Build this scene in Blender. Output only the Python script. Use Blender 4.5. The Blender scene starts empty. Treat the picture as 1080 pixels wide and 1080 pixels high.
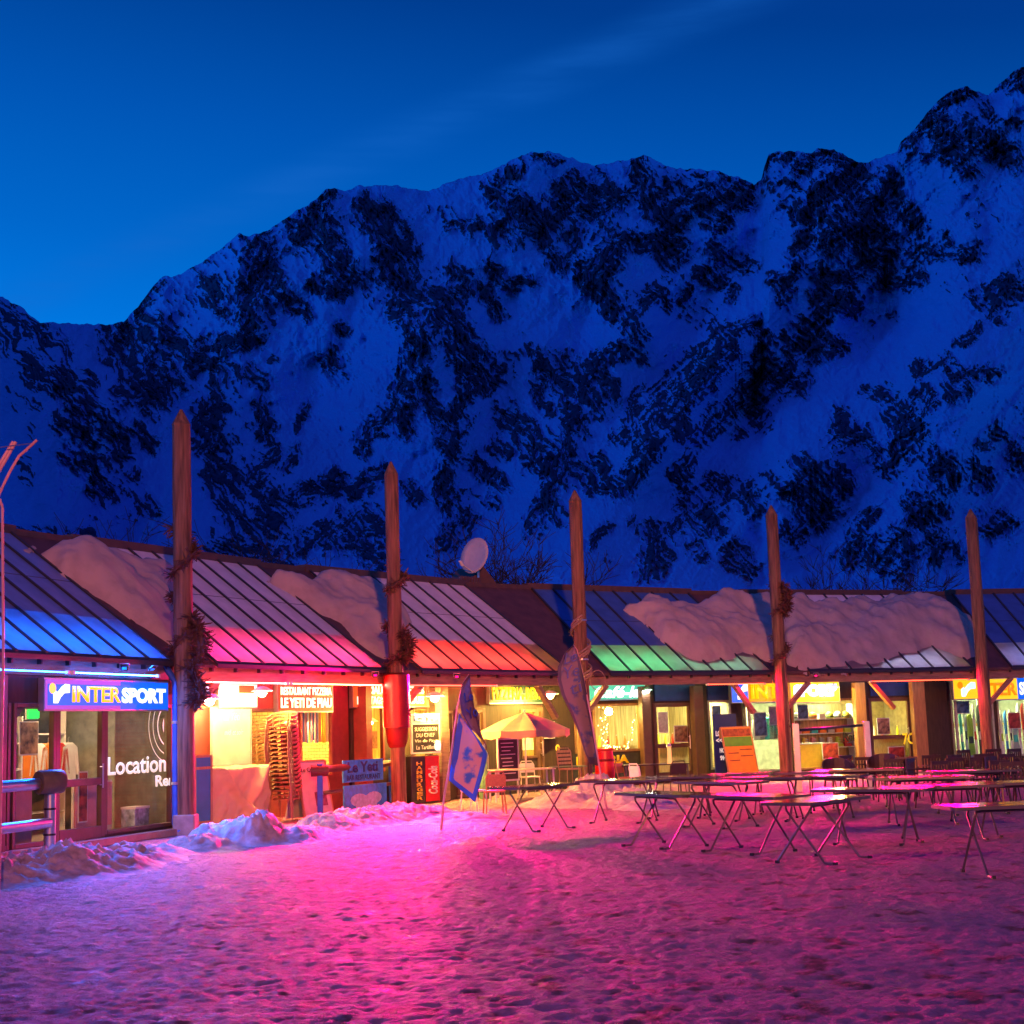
import bpy, bmesh, math, random
import numpy as np
from mathutils import Vector, Matrix
random.seed(7)
S = bpy.context.scene
COL = S.collection
R = math.radians
# ------------------------------------------------------------------ camera
H, FPX, TILT, ROLL = 1.75, 1568.0, R(8.22), R(1.8)
cd = bpy.data.cameras.new('camera'); cam = bpy.data.objects.new('camera', cd); COL.objects.link(cam); S.camera = cam
cd.sensor_width = 36; cd.lens = 36*FPX/1080; cd.clip_start = .1; cd.clip_end = 20000
_F = Vector((0, math.cos(TILT), math.sin(TILT))); _U0 = Vector((0, -math.sin(TILT), math.cos(TILT))); _R0 = Vector((1, 0, 0))
CU = _U0*math.cos(ROLL)+_R0*math.sin(ROLL); CR = _R0*math.cos(ROLL)-_U0*math.sin(ROLL)
cam.matrix_world = Matrix(((CR.x, CU.x, -_F.x, 0), (CR.y, CU.y, -_F.y, 0), (CR.z, CU.z, -_F.z, H), (0, 0, 0, 1)))
def ray(px, py): return _F+CR*((px-540)/FPX)+CU*((540-py)/FPX)
EYE = Vector((0, 0, H))
def at(px, py, Y): d = ray(px, py); return EYE+d*(Y/d.y)
def gnd(px, py, z=0.): d = ray(px, py); return EYE+d*((z-H)/d.z)
# ------------------------------------------------------------------ dusk sky
W = bpy.data.worlds.new('World'); S.world = W; W.use_nodes = True
nt = W.node_tree; N = nt.nodes; LK = nt.links
for n in list(N): N.remove(n)
def nd(t, **k):
    n = N.new(t)
    for a, b in k.items(): setattr(n, a, b)
    return n
out = nd('ShaderNodeOutputWorld'); bg = nd('ShaderNodeBackground'); LK.new(bg.outputs[0], out.inputs[0])
tc = nd('ShaderNodeTexCoord'); sp = nd('ShaderNodeSeparateXYZ'); LK.new(tc.outputs['Generated'], sp.inputs[0])
az = nd('ShaderNodeMath', operation='MULTIPLY'); az.inputs[1].default_value = .12; LK.new(sp.outputs['X'], az.inputs[0])
el = nd('ShaderNodeMath', operation='ADD'); LK.new(sp.outputs['Z'], el.inputs[0]); LK.new(az.outputs[0], el.inputs[1])
rp = nd('ShaderNodeValToRGB'); LK.new(el.outputs[0], rp.inputs[0])
cr = rp.color_ramp
stops = [(0., (.0, .20, .80)), (.19, (.0, .215, .84)), (.29, (.0, .135, .60)), (.37, (.0, .090, .46)), (.455, (.0, .046, .28)), (.60, (.004, .022, .23)), (1., (.006, .020, .24))]
while len(cr.elements) < len(stops): cr.elements.new(.5)
for e, (p, c) in zip(cr.elements, stops): e.position = p; e.color = (*c, 1)
# a long thin streak of high cloud crossing the sky
mp = nd('ShaderNodeMapping'); LK.new(tc.outputs['Generated'], mp.inputs[0])
mp.inputs['Rotation'].default_value = (0, R(26), 0); mp.inputs['Scale'].default_value = (3.5, 3.5, 26)
nz = nd('ShaderNodeTexNoise'); LK.new(mp.outputs[0], nz.inputs[0]); nz.inputs['Scale'].default_value = 3.2; nz.inputs['Detail'].default_value = 6
dot = nd('ShaderNodeVectorMath', operation='DOT_PRODUCT'); LK.new(tc.outputs['Generated'], dot.inputs[0])
_n = ray(60, 300).normalized().cross(ray(720, 20).normalized()).normalized(); dot.inputs[1].default_value = _n
ab = nd('ShaderNodeMath', operation='ABSOLUTE'); LK.new(dot.outputs['Value'], ab.inputs[0])
band = nd('ShaderNodeMapRange'); band.interpolation_type = 'SMOOTHSTEP'; LK.new(ab.outputs[0], band.inputs['Value'])
for k, v in (('From Min', .0), ('From Max', .022), ('To Min', 1.), ('To Max', 0.)): band.inputs[k].default_value = v
ns = nd('ShaderNodeMapRange'); LK.new(nz.outputs[0], ns.inputs['Value'])
for k, v in (('From Min', .35), ('From Max', .7), ('To Min', .25), ('To Max', 1.)): ns.inputs[k].default_value = v
bm_ = nd('ShaderNodeMath', operation='MULTIPLY'); LK.new(band.outputs[0], bm_.inputs[0]); LK.new(ns.outputs[0], bm_.inputs[1])
bm2 = nd('ShaderNodeMath', operation='MULTIPLY'); LK.new(bm_.outputs[0], bm2.inputs[0]); bm2.inputs[1].default_value = .36
mx = nd('ShaderNodeMix', data_type='RGBA'); LK.new(bm2.outputs[0], mx.inputs['Factor']); LK.new(rp.outputs[0], mx.inputs['A'])
mx.inputs['B'].default_value = (.01, .14, .60, 1)
# faint physical sky added underneath: the sun is well below the horizon
sk = nd('ShaderNodeTexSky', sky_type='NISHITA'); sk.sun_disc = False; sk.sun_elevation = R(-4); sk.sun_rotation = R(-60)
ad = nd('ShaderNodeMix', data_type='RGBA', blend_type='ADD'); ad.inputs['Factor'].default_value = .004
LK.new(mx.outputs['Result'], ad.inputs['A']); LK.new(sk.outputs[0], ad.inputs['B'])
LK.new(ad.outputs['Result'], bg.inputs[0]); bg.inputs[1].default_value = 1.0
# the sun has set: what is left of it is a very weak deep-blue glow from the left horizon
sd = bpy.data.lights.new('sun', 'SUN'); sd.energy = .28; sd.angle = R(12); sd.color = (.0, .16, 1.)
so = bpy.data.objects.new('sun', sd); COL.objects.link(so); so.rotation_euler = (R(66), 0, R(-72))
S.view_settings.view_transform = 'Standard'; S.view_settings.look = 'None'; S.view_settings.exposure = 0; S.view_settings.gamma = 1
S.render.engine = 'CYCLES'; C = S.cycles
C.use_denoising = True; C.max_bounces = 7; C.diffuse_bounces = 3; C.glossy_bounces = 3; C.transmission_bounces = 5; C.transparent_max_bounces = 10
C.caustics_reflective = False; C.caustics_refractive = False; C.sample_clamp_indirect = 4; C.blur_glossy = .5
# the town's sodium floodlights stand on the slope behind the photographer
def flood(name, loc, aim, power, col, spot, blend, size=.35):
    l = bpy.data.lights.new(name, 'SPOT'); l.energy = power; l.color = col; l.spot_size = R(spot); l.spot_blend = blend; l.shadow_soft_size = size
    o = bpy.data.objects.new(name, l); COL.objects.link(o); o.location = loc
    o.rotation_euler = (Vector(aim)-Vector(loc)).to_track_quat('-Z', 'Y').to_euler(); return o
flood('sodium_floodlight', (9, -26, 13), (9.5, 45, 5.2), 72000, (1, .25, .07), 30, .9)
flood('sodium_floodlight', (8, -26, 13), (-3.5, 32, 5.4), 66000, (1, .25, .07), 30, .9)
flood('red_fill_spot', (-5, -10, 9), (1.5, 15, 0), 5200, (1, .04, .34), 66, 1.)  # added reddish fill for the plaza snow, no lamp of the town
# ------------------------------------------------------------------ noise
def _h(ix, iy, s):
    h = (ix.astype(np.int64)*374761393+iy.astype(np.int64)*668265263+s*1442695041) & 0xffffffff
    h = ((h ^ (h >> 13))*1274126177) & 0xffffffff
    return ((h ^ (h >> 16)) & 0xffff)/65535.0
def perlin(x, y, s=0):
    ix = np.floor(x); iy = np.floor(y); fx = x-ix; fy = y-iy
    u = fx*fx*fx*(fx*(fx*6-15)+10); v = fy*fy*fy*(fy*(fy*6-15)+10)
    def g(ax, ay):
        a = _h(ix+ax, iy+ay, s)*2*np.pi
        return np.cos(a)*(fx-ax)+np.sin(a)*(fy-ay)
    a, b, c, d = g(0, 0), g(1, 0), g(0, 1), g(1, 1)
    return (a+(b-a)*u+(c-a)*v+(a-b-c+d)*u*v)*1.5
def fbm(x, y, o=4, s=0, l=2.03, p=.5):
    r = 0; a = 1.; t = 0
    for i in range(o):
        r = r+perlin(x, y, s+i*17)*a; t += a; a *= p; x = x*l+13.7; y = y*l-7.3
    return r/t*1.25
def ridged(x, y, o=4, s=0):
    r = 0; a = 1.; t = 0
    for i in range(o):
        r = r+(1-np.abs(perlin(x, y, s+i*31))*1.6)*a; t += a; a *= .5; x = x*2.1+5.1; y = y*2.1+9.2
    return r/t
def sst(x, a, b): t = np.clip((x-a)/(b-a), 0, 1); return t*t*(3-2*t)
# ------------------------------------------------------------------ mesh helpers
WL = {}
def wl(o):
    v = Vector((0, 0, 0))
    while o is not None: v = v+o.location; o = o.parent
    return v
class MB:
    def __init__(s): s.v = []; s.f = []
    def face(s, pts):
        b = len(s.v); s.v += [Vector(p) for p in pts]; s.f.append(tuple(range(b, b+len(pts))))
    def hexa(s, p):      # 4 bottom, 4 top, same winding
        b = len(s.v); s.v += [Vector(q) for q in p]
        s.f += [tuple(b+i for i in q) for q in ((3, 2, 1, 0), (4, 5, 6, 7), (0, 1, 5, 4), (1, 2, 6, 5), (2, 3, 7, 6), (3, 0, 4, 7))]
    def box(s, a, b):
        (x0, y0, z0), (x1, y1, z1) = a, b
        s.hexa([(x0, y0, z0), (x1, y0, z0), (x1, y1, z0), (x0, y1, z0), (x0, y0, z1), (x1, y0, z1), (x1, y1, z1), (x0, y1, z1)])
    def fbox(s, F, u0, u1, w0, w1, z0, z1):
        s.hexa([F(u0, w0, z0), F(u1, w0, z0), F(u1, w1, z0), F(u0, w1, z0), F(u0, w0, z1), F(u1, w0, z1), F(u1, w1, z1), F(u0, w1, z1)])
    def bar(s, a, b, wx, wy, up=(0, 0, 1)):
        a = Vector(a); b = Vector(b); d = (b-a).normalized(); up = Vector(up)
        x = d.cross(up)
        if x.length < 1e-4: x = d.cross(Vector((1, 0, 0)))
        x.normalize(); y = x.cross(d); x *= wx/2; y *= wy/2
        s.hexa([a-x-y, a+x-y, a+x+y, a-x+y, b-x-y, b+x-y, b+x+y, b-x+y])
    def tube(s, pts, r, n=7):
        pts = [Vector(p) for p in pts]; k = len(pts); rr = r if isinstance(r, (list, tuple)) else [r]*k
        b = len(s.v); px = None
        for i, p in enumerate(pts):
            d = (pts[min(i+1, k-1)]-pts[max(i-1, 0)]).normalized()
            if px is None:
                px = d.cross(Vector((0, 0, 1)))
                if px.length < 1e-3: px = d.cross(Vector((1, 0, 0)))
            px = (px-d*px.dot(d)).normalized(); py = d.cross(px)
            for j in range(n):
                a = 2*math.pi*j/n; s.v.append(p+(px*math.cos(a)+py*math.sin(a))*rr[i])
        for i in range(k-1):
            for j in range(n):
                j2 = (j+1) % n; s.f.append((b+i*n+j, b+i*n+j2, b+(i+1)*n+j2, b+(i+1)*n+j))
        s.f.append(tuple(b+j for j in range(n))[::-1]); s.f.append(tuple(b+(k-1)*n+j for j in range(n)))
    def lathe(s, c, prof, n=16):
        c = Vector(c); b = len(s.v); k = len(prof)
        for r, z in prof:
            for j in range(n):
                a = 2*math.pi*j/n; s.v.append(c+Vector((r*math.cos(a), r*math.sin(a), z)))
        for i in range(k-1):
            for j in range(n):
                j2 = (j+1) % n; s.f.append((b+i*n+j, b+i*n+j2, b+(i+1)*n+j2, b+(i+1)*n+j))
        s.f.append(tuple(b+j for j in range(n))[::-1]); s.f.append(tuple(b+(k-1)*n+j for j in range(n)))
    def prism(s, poly, ext):
        b = len(s.v); n = len(poly); e = Vector(ext)
        s.v += [Vector(p) for p in poly]+[Vector(p)+e for p in poly]
        s.f.append(tuple(range(b, b+n))[::-1]); s.f.append(tuple(range(b+n, b+2*n)))
        for i in range(n): j = (i+1) % n; s.f.append((b+i, b+j, b+n+j, b+n+i))
    def build(s, name, m, parent=None, smooth=False, bevel=0):
        off = wl(parent) if parent else Vector((0, 0, 0))
        me = bpy.data.meshes.new(name); me.from_pydata([tuple(p-off) for p in s.v], [], s.f)
        bm = bmesh.new(); bm.from_mesh(me); bmesh.ops.recalc_face_normals(bm, faces=bm.faces)
        if bevel:
            bmesh.ops.bevel(bm, geom=[e for e in bm.edges if len(e.link_faces) == 2 and e.calc_face_angle(0) > .5], offset=bevel, segments=1, affect='EDGES')
        bm.to_mesh(me); bm.free()
        if smooth:
            me.polygons.foreach_set('use_smooth', [True]*len(me.polygons)); 
            try: me.set_sharp_from_angle(angle=R(40))
            except Exception: pass
        me.materials.append(m); o = bpy.data.objects.new(name, me); COL.objects.link(o); o.parent = parent; return o
def grid_mesh(name, V, nr, nc, m, parent=None, attrs=None, smooth=True):
    off = np.array(wl(parent)) if parent else np.zeros(3)
    i = np.arange(nr-1)[:, None]*nc+np.arange(nc-1)[None]
    F = np.stack([i, i+1, i+nc+1, i+nc], -1).reshape(-1, 4)
    me = bpy.data.meshes.new(name); me.vertices.add(len(V)); me.vertices.foreach_set('co', (V-off).astype(np.float32).ravel())
    me.loops.add(F.size); me.loops.foreach_set('vertex_index', F.astype(np.int32).ravel())
    me.polygons.add(len(F)); me.polygons.foreach_set('loop_start', np.arange(0, F.size, 4, dtype=np.int32))
    me.update(calc_edges=True); me.polygons.foreach_set('use_smooth', np.full(len(F), smooth))
    for k, a in (attrs or {}).items():
        at_ = me.attributes.new(k, 'FLOAT', 'POINT'); at_.data.foreach_set('value', a.astype(np.float32).ravel())
    me.validate(); me.materials.append(m); o = bpy.data.objects.new(name, me); COL.objects.link(o); o.parent = parent; return o
def tag(o, label=None, cat=None, group=None, kind=None):
    for k, v in (('label', label), ('category', cat), ('group', group), ('kind', kind)):
        if v: o[k] = v
    return o
def empty(name, loc, label=None, cat=None, group=None):
    o = bpy.data.objects.new(name, None); COL.objects.link(o); o.location = Vector(loc); o.empty_display_size = .1
    return tag(o, label, cat, group)
def dup(root, loc, rz, label=None, group=None, scale=None):
    r = root.copy(); COL.objects.link(r); r.location = Vector(loc); r.rotation_euler = (0, 0, rz)
    if scale: r.scale = scale
    if label: r['label'] = label
    if group: r['group'] = group
    for ch in list(root.children):
        c = ch.copy(); COL.objects.link(c); c.parent = r
        for g in list(ch.children):
            d = g.copy(); COL.objects.link(d); d.parent = c
    return r
# ------------------------------------------------------------------ materials
def newmat(name):
    m = bpy.data.materials.new(name); m.use_nodes = True; t = m.node_tree; return m, t, t.nodes['Principled BSDF']
def mat(name, col, rough=.6, metal=0., var=.25, scale=6., bump=.15, stretch=None, coat=0.):
    """base colour broken up by noise, with a little bump"""
    m, t, b = newmat(name); n = t.nodes; l = t.links
    b.inputs['Roughness'].default_value = rough; b.inputs['Metallic'].default_value = metal; b.inputs['Coat Weight'].default_value = coat
    tcn = n.new('ShaderNodeTexCoord'); src = tcn.outputs['Object']
    if stretch:
        mpn = n.new('ShaderNodeMapping'); mpn.inputs['Scale'].default_value = stretch; l.new(src, mpn.inputs[0]); src = mpn.outputs[0]
    nz = n.new('ShaderNodeTexNoise'); nz.inputs['Scale'].default_value = scale; nz.inputs['Detail'].default_value = 6; l.new(src, nz.inputs[0])
    mr = n.new('ShaderNodeMapRange'); l.new(nz.outputs[0], mr.inputs[0])
    mr.inputs[1].default_value = .3; mr.inputs[2].default_value = .7; mr.inputs[3].default_value = 1-var; mr.inputs[4].default_value = 1+var*.6
    mc = n.new('ShaderNodeVectorMath'); mc.operation = 'SCALE'; mc.inputs[0].default_value = col; l.new(mr.outputs[0], mc.inputs['Scale'])
    l.new(mc.outputs[0], b.inputs['Base Color'])
    if bump:
        bp = n.new('ShaderNodeBump'); bp.inputs['Strength'].default_value = bump; bp.inputs['Distance'].default_value = .02
        l.new(nz.outputs[0], bp.inputs['Height']); l.new(bp.outputs[0], b.inputs['Normal'])
    return m
def emis(name, col, st, rough=.5):
    m, t, b = newmat(name); b.inputs['Base Color'].default_value = (*[min(1, c*.6) for c in col], 1); b.inputs['Roughness'].default_value = rough
    b.inputs['Emission Color'].default_value = (*col, 1); b.inputs['Emission Strength'].default_value = st; return m
def glass(name, tint=(1, 1, 1), refl=.10):
    m, t, b = newmat(name); n = t.nodes; l = t.links; n.remove(b)
    tr = n.new('ShaderNodeBsdfTransparent'); tr.inputs[0].default_value = (*tint, 1); gl = n.new('ShaderNodeBsdfGlossy'); gl.inputs['Roughness'].default_value = .06
    fr = n.new('ShaderNodeLayerWeight'); fr.inputs[0].default_value = refl; mxs = n.new('ShaderNodeMixShader')
    l.new(fr.outputs['Fresnel'], mxs.inputs[0]); l.new(tr.outputs[0], mxs.inputs[1]); l.new(gl.outputs[0], mxs.inputs[2])
    l.new(mxs.outputs[0], n['Material Output'].inputs[0]); return m
# ------------------------------------------------------------------ mountains (surveyed outline and rock bands, as azimuth/elevation)
SKY = [(-160,300),(-60,300),(0,313),(20,322),(42,340),(70,341),(92,342),(116,343),(130,340),(146,322),(165,297),(172,292),(190,290),(222,270),(253,247),(262,249),(280,245),(296,233),(330,212),(346,199),(352,198),(365,202),(380,195),(420,196),(437,200),(452,202),(480,190),(512,182),(535,171),(550,164),(565,160),(585,161),(605,168),(624,174),(650,171),(668,167),(679,164),(690,167),(702,176),(735,179),(752,180),(775,186),(795,193),(803,190),(806,176),(811,162),(835,159),(855,162),(862,157),(880,158),(900,168),(912,173),(928,166),(946,161),(950,150),(967,133),(984,112),(1004,95),(1020,91),(1030,97),(1042,101),(1055,88),(1068,76),(1080,71),(1100,80),(1140,70),(1240,60)]
RK = """0,325,45,355,7;0,356,12,362,7;30,385,58,406,8;62,396,92,405,8;92,430,98,440,9;67,445,98,460,8;118,445,128,475,8;145,457,160,469,7;74,481,98,493,7;104,505,122,525,4;98,510,104,528,5;154,534,160,538,6;142,501,146,503,5;5,562,90,566,5;36,346,40,350,4;60,356,72,368,5;22,366,27,370,4;131,363,164,410,17;162,347,200,377,9;130,418,163,404,9;222,305,232,318,8;276,263,259,335,8;284,277,292,310,8;242,330,246,335,6;228,369,265,358,8;206,394,225,383,4;334,230,362,285,11;328,297,356,310,6;310,320,320,330,7;387,222,420,263,11;350,202,331,224,4;410,272,414,284,8;378,292,384,296,5;360,345,366,349,4;346,378,356,390,8;226,430,206,472,8;228,402,231,416,5;276,430,281,458,7;325,430,314,449,3;412,436,387,458,7;268,393,274,402,7;240,388,246,396,6;255,247,258,253,3;167,299,145,327,4;309,236,316,246,5;217,435,230,497,9;236,502,253,552,13;292,472,269,508,5;269,519,292,560,7;292,524,305,536,7;311,474,305,491,4;319,524,355,508,9;325,574,367,547,10;372,519,405,499,7;367,569,400,585,13;378,458,386,480,5;390,543,398,551,8;432,514,440,524,7;422,435,433,397,11;411,438,430,452,8;444,397,467,449,7;489,408,478,472,7;467,469,500,491,5;467,497,472,535,8;489,547,469,572,8;230,575,300,590,10;524,202,566,235,10;572,214,581,229,5;588,196,592,204,6;607,196,652,208,10;593,220,631,220,9;540,180,550,180,4;566,167,590,167,3;673,173,684,217,8;684,217,714,235,9;400,220,430,264,9;409,273,430,306,9;418,330,474,312,8;444,353,436,395,11;480,285,492,300,7;519,285,542,306,5;542,297,563,294,4;468,333,510,395,11;510,306,527,333,5;471,238,504,238,4;524,240,530,248,6;575,258,590,282,6;607,244,601,282,5;619,288,646,273,9;631,303,655,338,7;646,253,714,258,7;706,266,710,274,8;679,320,696,315,5;662,340,672,354,8;625,377,661,368,6;563,371,580,393,5;590,389,625,389,9;585,391,621,417,13;564,410,577,433,5;602,432,610,440,7;538,443,570,480,12;524,470,530,478,6;627,378,645,412,6;653,368,658,374,5;674,372,679,384,4;658,423,668,441,4;681,425,720,407,11;699,435,715,454,9;650,464,668,461,6;689,461,666,505,10;608,448,585,503,7;608,495,647,516,9;630,486,635,494,7;580,521,562,557,8;582,536,590,542,8;500,487,531,513,6;515,528,522,534,5;664,550,667,554,4;689,560,681,604,8;714,497,716,504,5;708,554,714,560,6;642,557,621,575,4;697,580,702,588,7;703,202,737,212,8;708,219,710,236,5;742,207,783,207,10;750,226,762,236,8;737,186,742,198,3;814,164,828,162,6;808,172,804,186,4;862,162,905,176,7;838,171,850,181,5;824,193,843,198,3;830,219,837,226,5;869,202,860,231,9;891,195,900,207,8;852,243,843,263,5;896,236,915,270,14;870,250,876,260,7;763,275,790,282,7;752,257,757,264,4;742,289,761,296,6;691,308,703,320,5;727,304,720,318,3;773,307,773,316,4;838,284,826,313,6;817,292,821,300,5;795,344,775,352,6;761,361,739,390,12;809,353,809,361,5;843,357,860,376,7;852,347,867,359,6;876,362,888,366,5;828,357,836,381,4;812,386,816,394,7;795,384,796,392,4;865,313,900,323,7;864,332,870,338,6;872,294,900,296,7;761,371,702,434,12;715,440,720,450,9;802,364,784,390,3;810,393,847,404,8;843,367,887,364,6;791,412,747,453,8;798,436,806,446,6;776,456,784,460,4;736,464,717,501,6;680,449,687,482,6;752,508,764,516,8;730,534,742,548,11;720,514,723,524,5;698,575,691,597,10;788,523,794,531,7;773,582,787,597,9;733,578,739,586,6;756,552,760,560,5;850,493,887,508,8;839,519,876,534,9;852,540,864,550,9;832,560,840,568,7;806,499,814,503,4;910,460,887,456,8;936,416,917,412,6;884,434,917,471,6;947,438,961,456,11;973,414,980,424,8;929,485,936,494,7;944,475,950,481,6;965,386,1006,382,4;1002,393,1047,393,6;1000,412,1004,418,6;1015,405,1019,411,5;1051,452,1057,460,5;1037,464,1041,470,4;992,490,1004,504,9;1028,490,1036,508,7;1074,475,1078,490,8;964,532,974,544,9;950,562,958,572,8;921,541,898,560,6;905,577,915,587,9;932,584,946,596,11;886,590,896,596,6;984,573,990,583,8;1003,579,1009,585,6;995,536,1001,540,4;1034,551,1044,561,7;1054,548,1062,556,7;1011,362,1015,366,3;1020,95,995,107,6;983,120,957,148,9;995,148,1020,161,11;1024,134,1030,144,7;1049,151,1065,167,9;1071,79,1078,84,7;1059,85,1064,91,5;1014,178,1020,182,5;1040,117,1045,124,5;1064,128,1072,130,4;973,162,979,166,4;935,186,948,211,7;876,195,860,227,8;907,195,932,236,8;904,236,932,262,14;954,221,976,255,7;964,265,1027,268,7;939,293,964,293,9;995,250,1001,254,4;885,239,891,247,8;895,323,901,327,5;940,331,945,331,3;1031,254,1035,256,2;1039,312,1074,306,9;1049,328,1056,334,7;1030,347,1017,362,4;1002,378,970,391,5"""
RK = np.array([[float(q) for q in r.split(',')] for r in RK.split(';')])
# spurs stand nearer, gullies lie deeper: x1,y1,x2,y2,width,depth offset
SPUR = [(565,160,520,230,45,-60),(520,230,450,350,45,-90),(450,350,430,450,40,-90),(450,350,480,480,35,-70),(350,200,385,260,35,-50),(385,260,420,330,40,-60),(256,250,270,330,35,-60),(160,300,150,420,40,-60),(0,315,100,420,60,-170),(100,420,180,560,60,-200),(0,420,90,600,90,-160),(679,165,640,290,35,-70),(640,290,660,350,30,-60),(660,350,590,500,40,-110),(860,160,905,250,40,-80),(860,230,760,370,40,-120),(760,370,690,480,45,-170),(690,480,600,600,50,-200),(1010,95,990,150,35,-60),(960,430,850,500,50,-130),(1040,400,940,560,60,-180),(850,500,720,600,70,-190),(1080,320,1000,385,45,-90),
(120,345,100,400,25,120),(330,400,350,520,45,90),(390,300,330,420,35,60),(540,330,600,340,50,90),(520,400,500,560,40,90),(740,250,730,330,30,70),(800,260,700,400,28,80),(1000,220,930,340,55,90),(930,340,800,440,40,90),(800,440,700,500,35,60),(900,500,850,590,28,70)]
nc_, nr_ = 1480, 540
PX = np.linspace(-150, 1230, nc_)[None, :]+np.zeros((nr_, 1)); tt = np.linspace(0, 1, nr_)[:, None]**.92
_sk = np.interp(PX[0], [a for a, b in SKY], [b for a, b in SKY])
_sk = _sk+fbm(PX[0]*.11, PX[0]*0+3.3, 4, 5)*2.6
BASE = 690.
PY = _sk[None, :]+(BASE-_sk[None, :])*(1-tt)       # row 0 = foot, last = crest
def seg(x, y, a):
    dx, dy = a[2]-a[0], a[3]-a[1]; q = np.clip(((x-a[0])*dx+(y-a[1])*dy)/(dx*dx+dy*dy+1e-6), 0, 1)
    return np.hypot(x-a[0]-q*dx, y-a[1]-q*dy)
wx = PX+fbm(PX*.045, PY*.045, 4, 40)*7; wy = PY+fbm(PX*.045, PY*.045, 4, 80)*7
Bk = np.zeros_like(PX); BS = np.zeros_like(PX)
for si, a in enumerate(RK):
    w = a[4]; x0, x1 = min(a[0], a[2])-3*w-9, max(a[0], a[2])+3*w+9; y0, y1 = min(a[1], a[3])-3*w-9, max(a[1], a[3])+3*w+9
    ms = (wx > x0) & (wx < x1) & (wy > y0) & (wy < y1)
    if not ms.any(): continue
    X_, Y_ = wx[ms], wy[ms]; g = np.exp(-(seg(X_, Y_, a)/(w*1.45))**2*.8); Bk[ms] = np.maximum(Bk[ms], g)
    # strata inside each band run slightly across its own line
    ln = math.hypot(a[2]-a[0], a[3]-a[1]); an = math.atan2(a[3]-a[1], a[2]-a[0]) if ln > 14 else (R(52) if si % 3 else R(128)); an += R(14 if si % 2 else -14)
    c, q = math.cos(an), math.sin(an); al = X_*c+Y_*q; ac = -X_*q+Y_*c
    nzs = fbm(al*.040+si*3.1, ac*.31+si*1.7, 3, 500+si)
    BS[ms] = np.maximum(BS[ms], g*.74+nzs*1.35*np.clip(g*1.5, 0, 1))
def strat(ang, s, fa=.024, fc=.22, o=4):
    c, q = math.cos(ang), math.sin(ang); al = wx*c+wy*q; ac = -wx*q+wy*c; return fbm(al*fa, ac*fc, o, s)
# left flank dips right, the centre fans out, the right flank dips left
lf = 1-sst(PX, 150, 330); rt = sst(PX, 640, 740); ct = 1-lf-rt
tex = (strat(R(48), 11)*.7+strat(R(60), 16, .04, .36, 3)*.45)*lf+(strat(R(58), 12)*.45+strat(R(118), 15)*.45+strat(R(56), 17, .035, .38, 3)*.5)*ct+(strat(R(135), 13)*.6+strat(R(48), 14, .035, .34, 3)*.75)*rt
ST = tex
FN = fbm(PX*.20, PY*.20, 4, 21); MID = fbm(PX*.07+PY*.03, PY*.06-PX*.03, 3, 24)
near = sst(Bk, .03, .55)
spk = sst(fbm(PX*.016, PY*.018, 3, 61)+(400-PY)/900, .12, .45)*(1-rt*.5)
# thin ground: faces where rock only shows in flecks
for a in ((160, 340, 330, 245, 42), (235, 400, 290, 560, 36), (470, 330, 505, 430, 32), (540, 440, 570, 490, 22), (590, 235, 700, 262, 34), (870, 300, 800, 420, 30), (880, 480, 760, 545, 26), (960, 440, 990, 560, 30), (130, 360, 160, 410, 30), (400, 230, 470, 330, 30), (640, 400, 600, 450, 26), (60, 380, 140, 540, 30), (830, 200, 880, 290, 34), (700, 300, 760, 350, 26)):
    spk = np.maximum(spk, .8*np.exp(-(seg(wx, wy, a)/a[4])**2*1.2))
RKM = BS*.78+(ST*1.35+FN*.42)*(.20+.80*np.maximum(near, spk*.9))+spk*.20
rock = sst(RKM, .37, .50)
# distance of the surface
prog = (BASE-PY)/(BASE-_sk[None, :])
crestd = np.interp(PX[0], [-150, 0, 60, 120, 300, 560, 700, 860, 1010, 1230], [700, 800, 1500, 1750, 1700, 1850, 1900, 1750, 1500, 1400])[None, :]
dist = 170+(crestd-170)*(prog**1.25)
for a in SPUR:
    dist = dist+a[5]*.85*np.exp(-(seg(wx, wy, a)/a[4])**2*1.4)*np.clip(prog*2.2, 0.1, 1)*np.clip((1-prog)*6, 0, 1)
dist = .15*dist+.85*np.maximum.accumulate(dist, axis=0)
BIG = ridged((wx*.62-wy*.78)*.004, (wx*.78+wy*.62)*.011, 4, 3)*(lf+ct*.5)+ridged((wx*.74+wy*.67)*.011, (wx*.67-wy*.74)*.004, 4, 9)*(rt+ct*.5)
dist = dist*(1-.115*(BIG-.55)-(.036*ST+.007*FN)*(.25+.75*near)-.010*rock)
dist = np.maximum(dist, 165); dist = .42*dist+.58*np.maximum.accumulate(dist, axis=0)
dx = (PX-540)/FPX; dyv = (540-PY)/FPX
D = np.stack([_F[i]+CR[i]*dx+CU[i]*dyv for i in range(3)], -1)
V = np.array(EYE)[None, None]+D*(dist/D[..., 1])[..., None]
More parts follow.
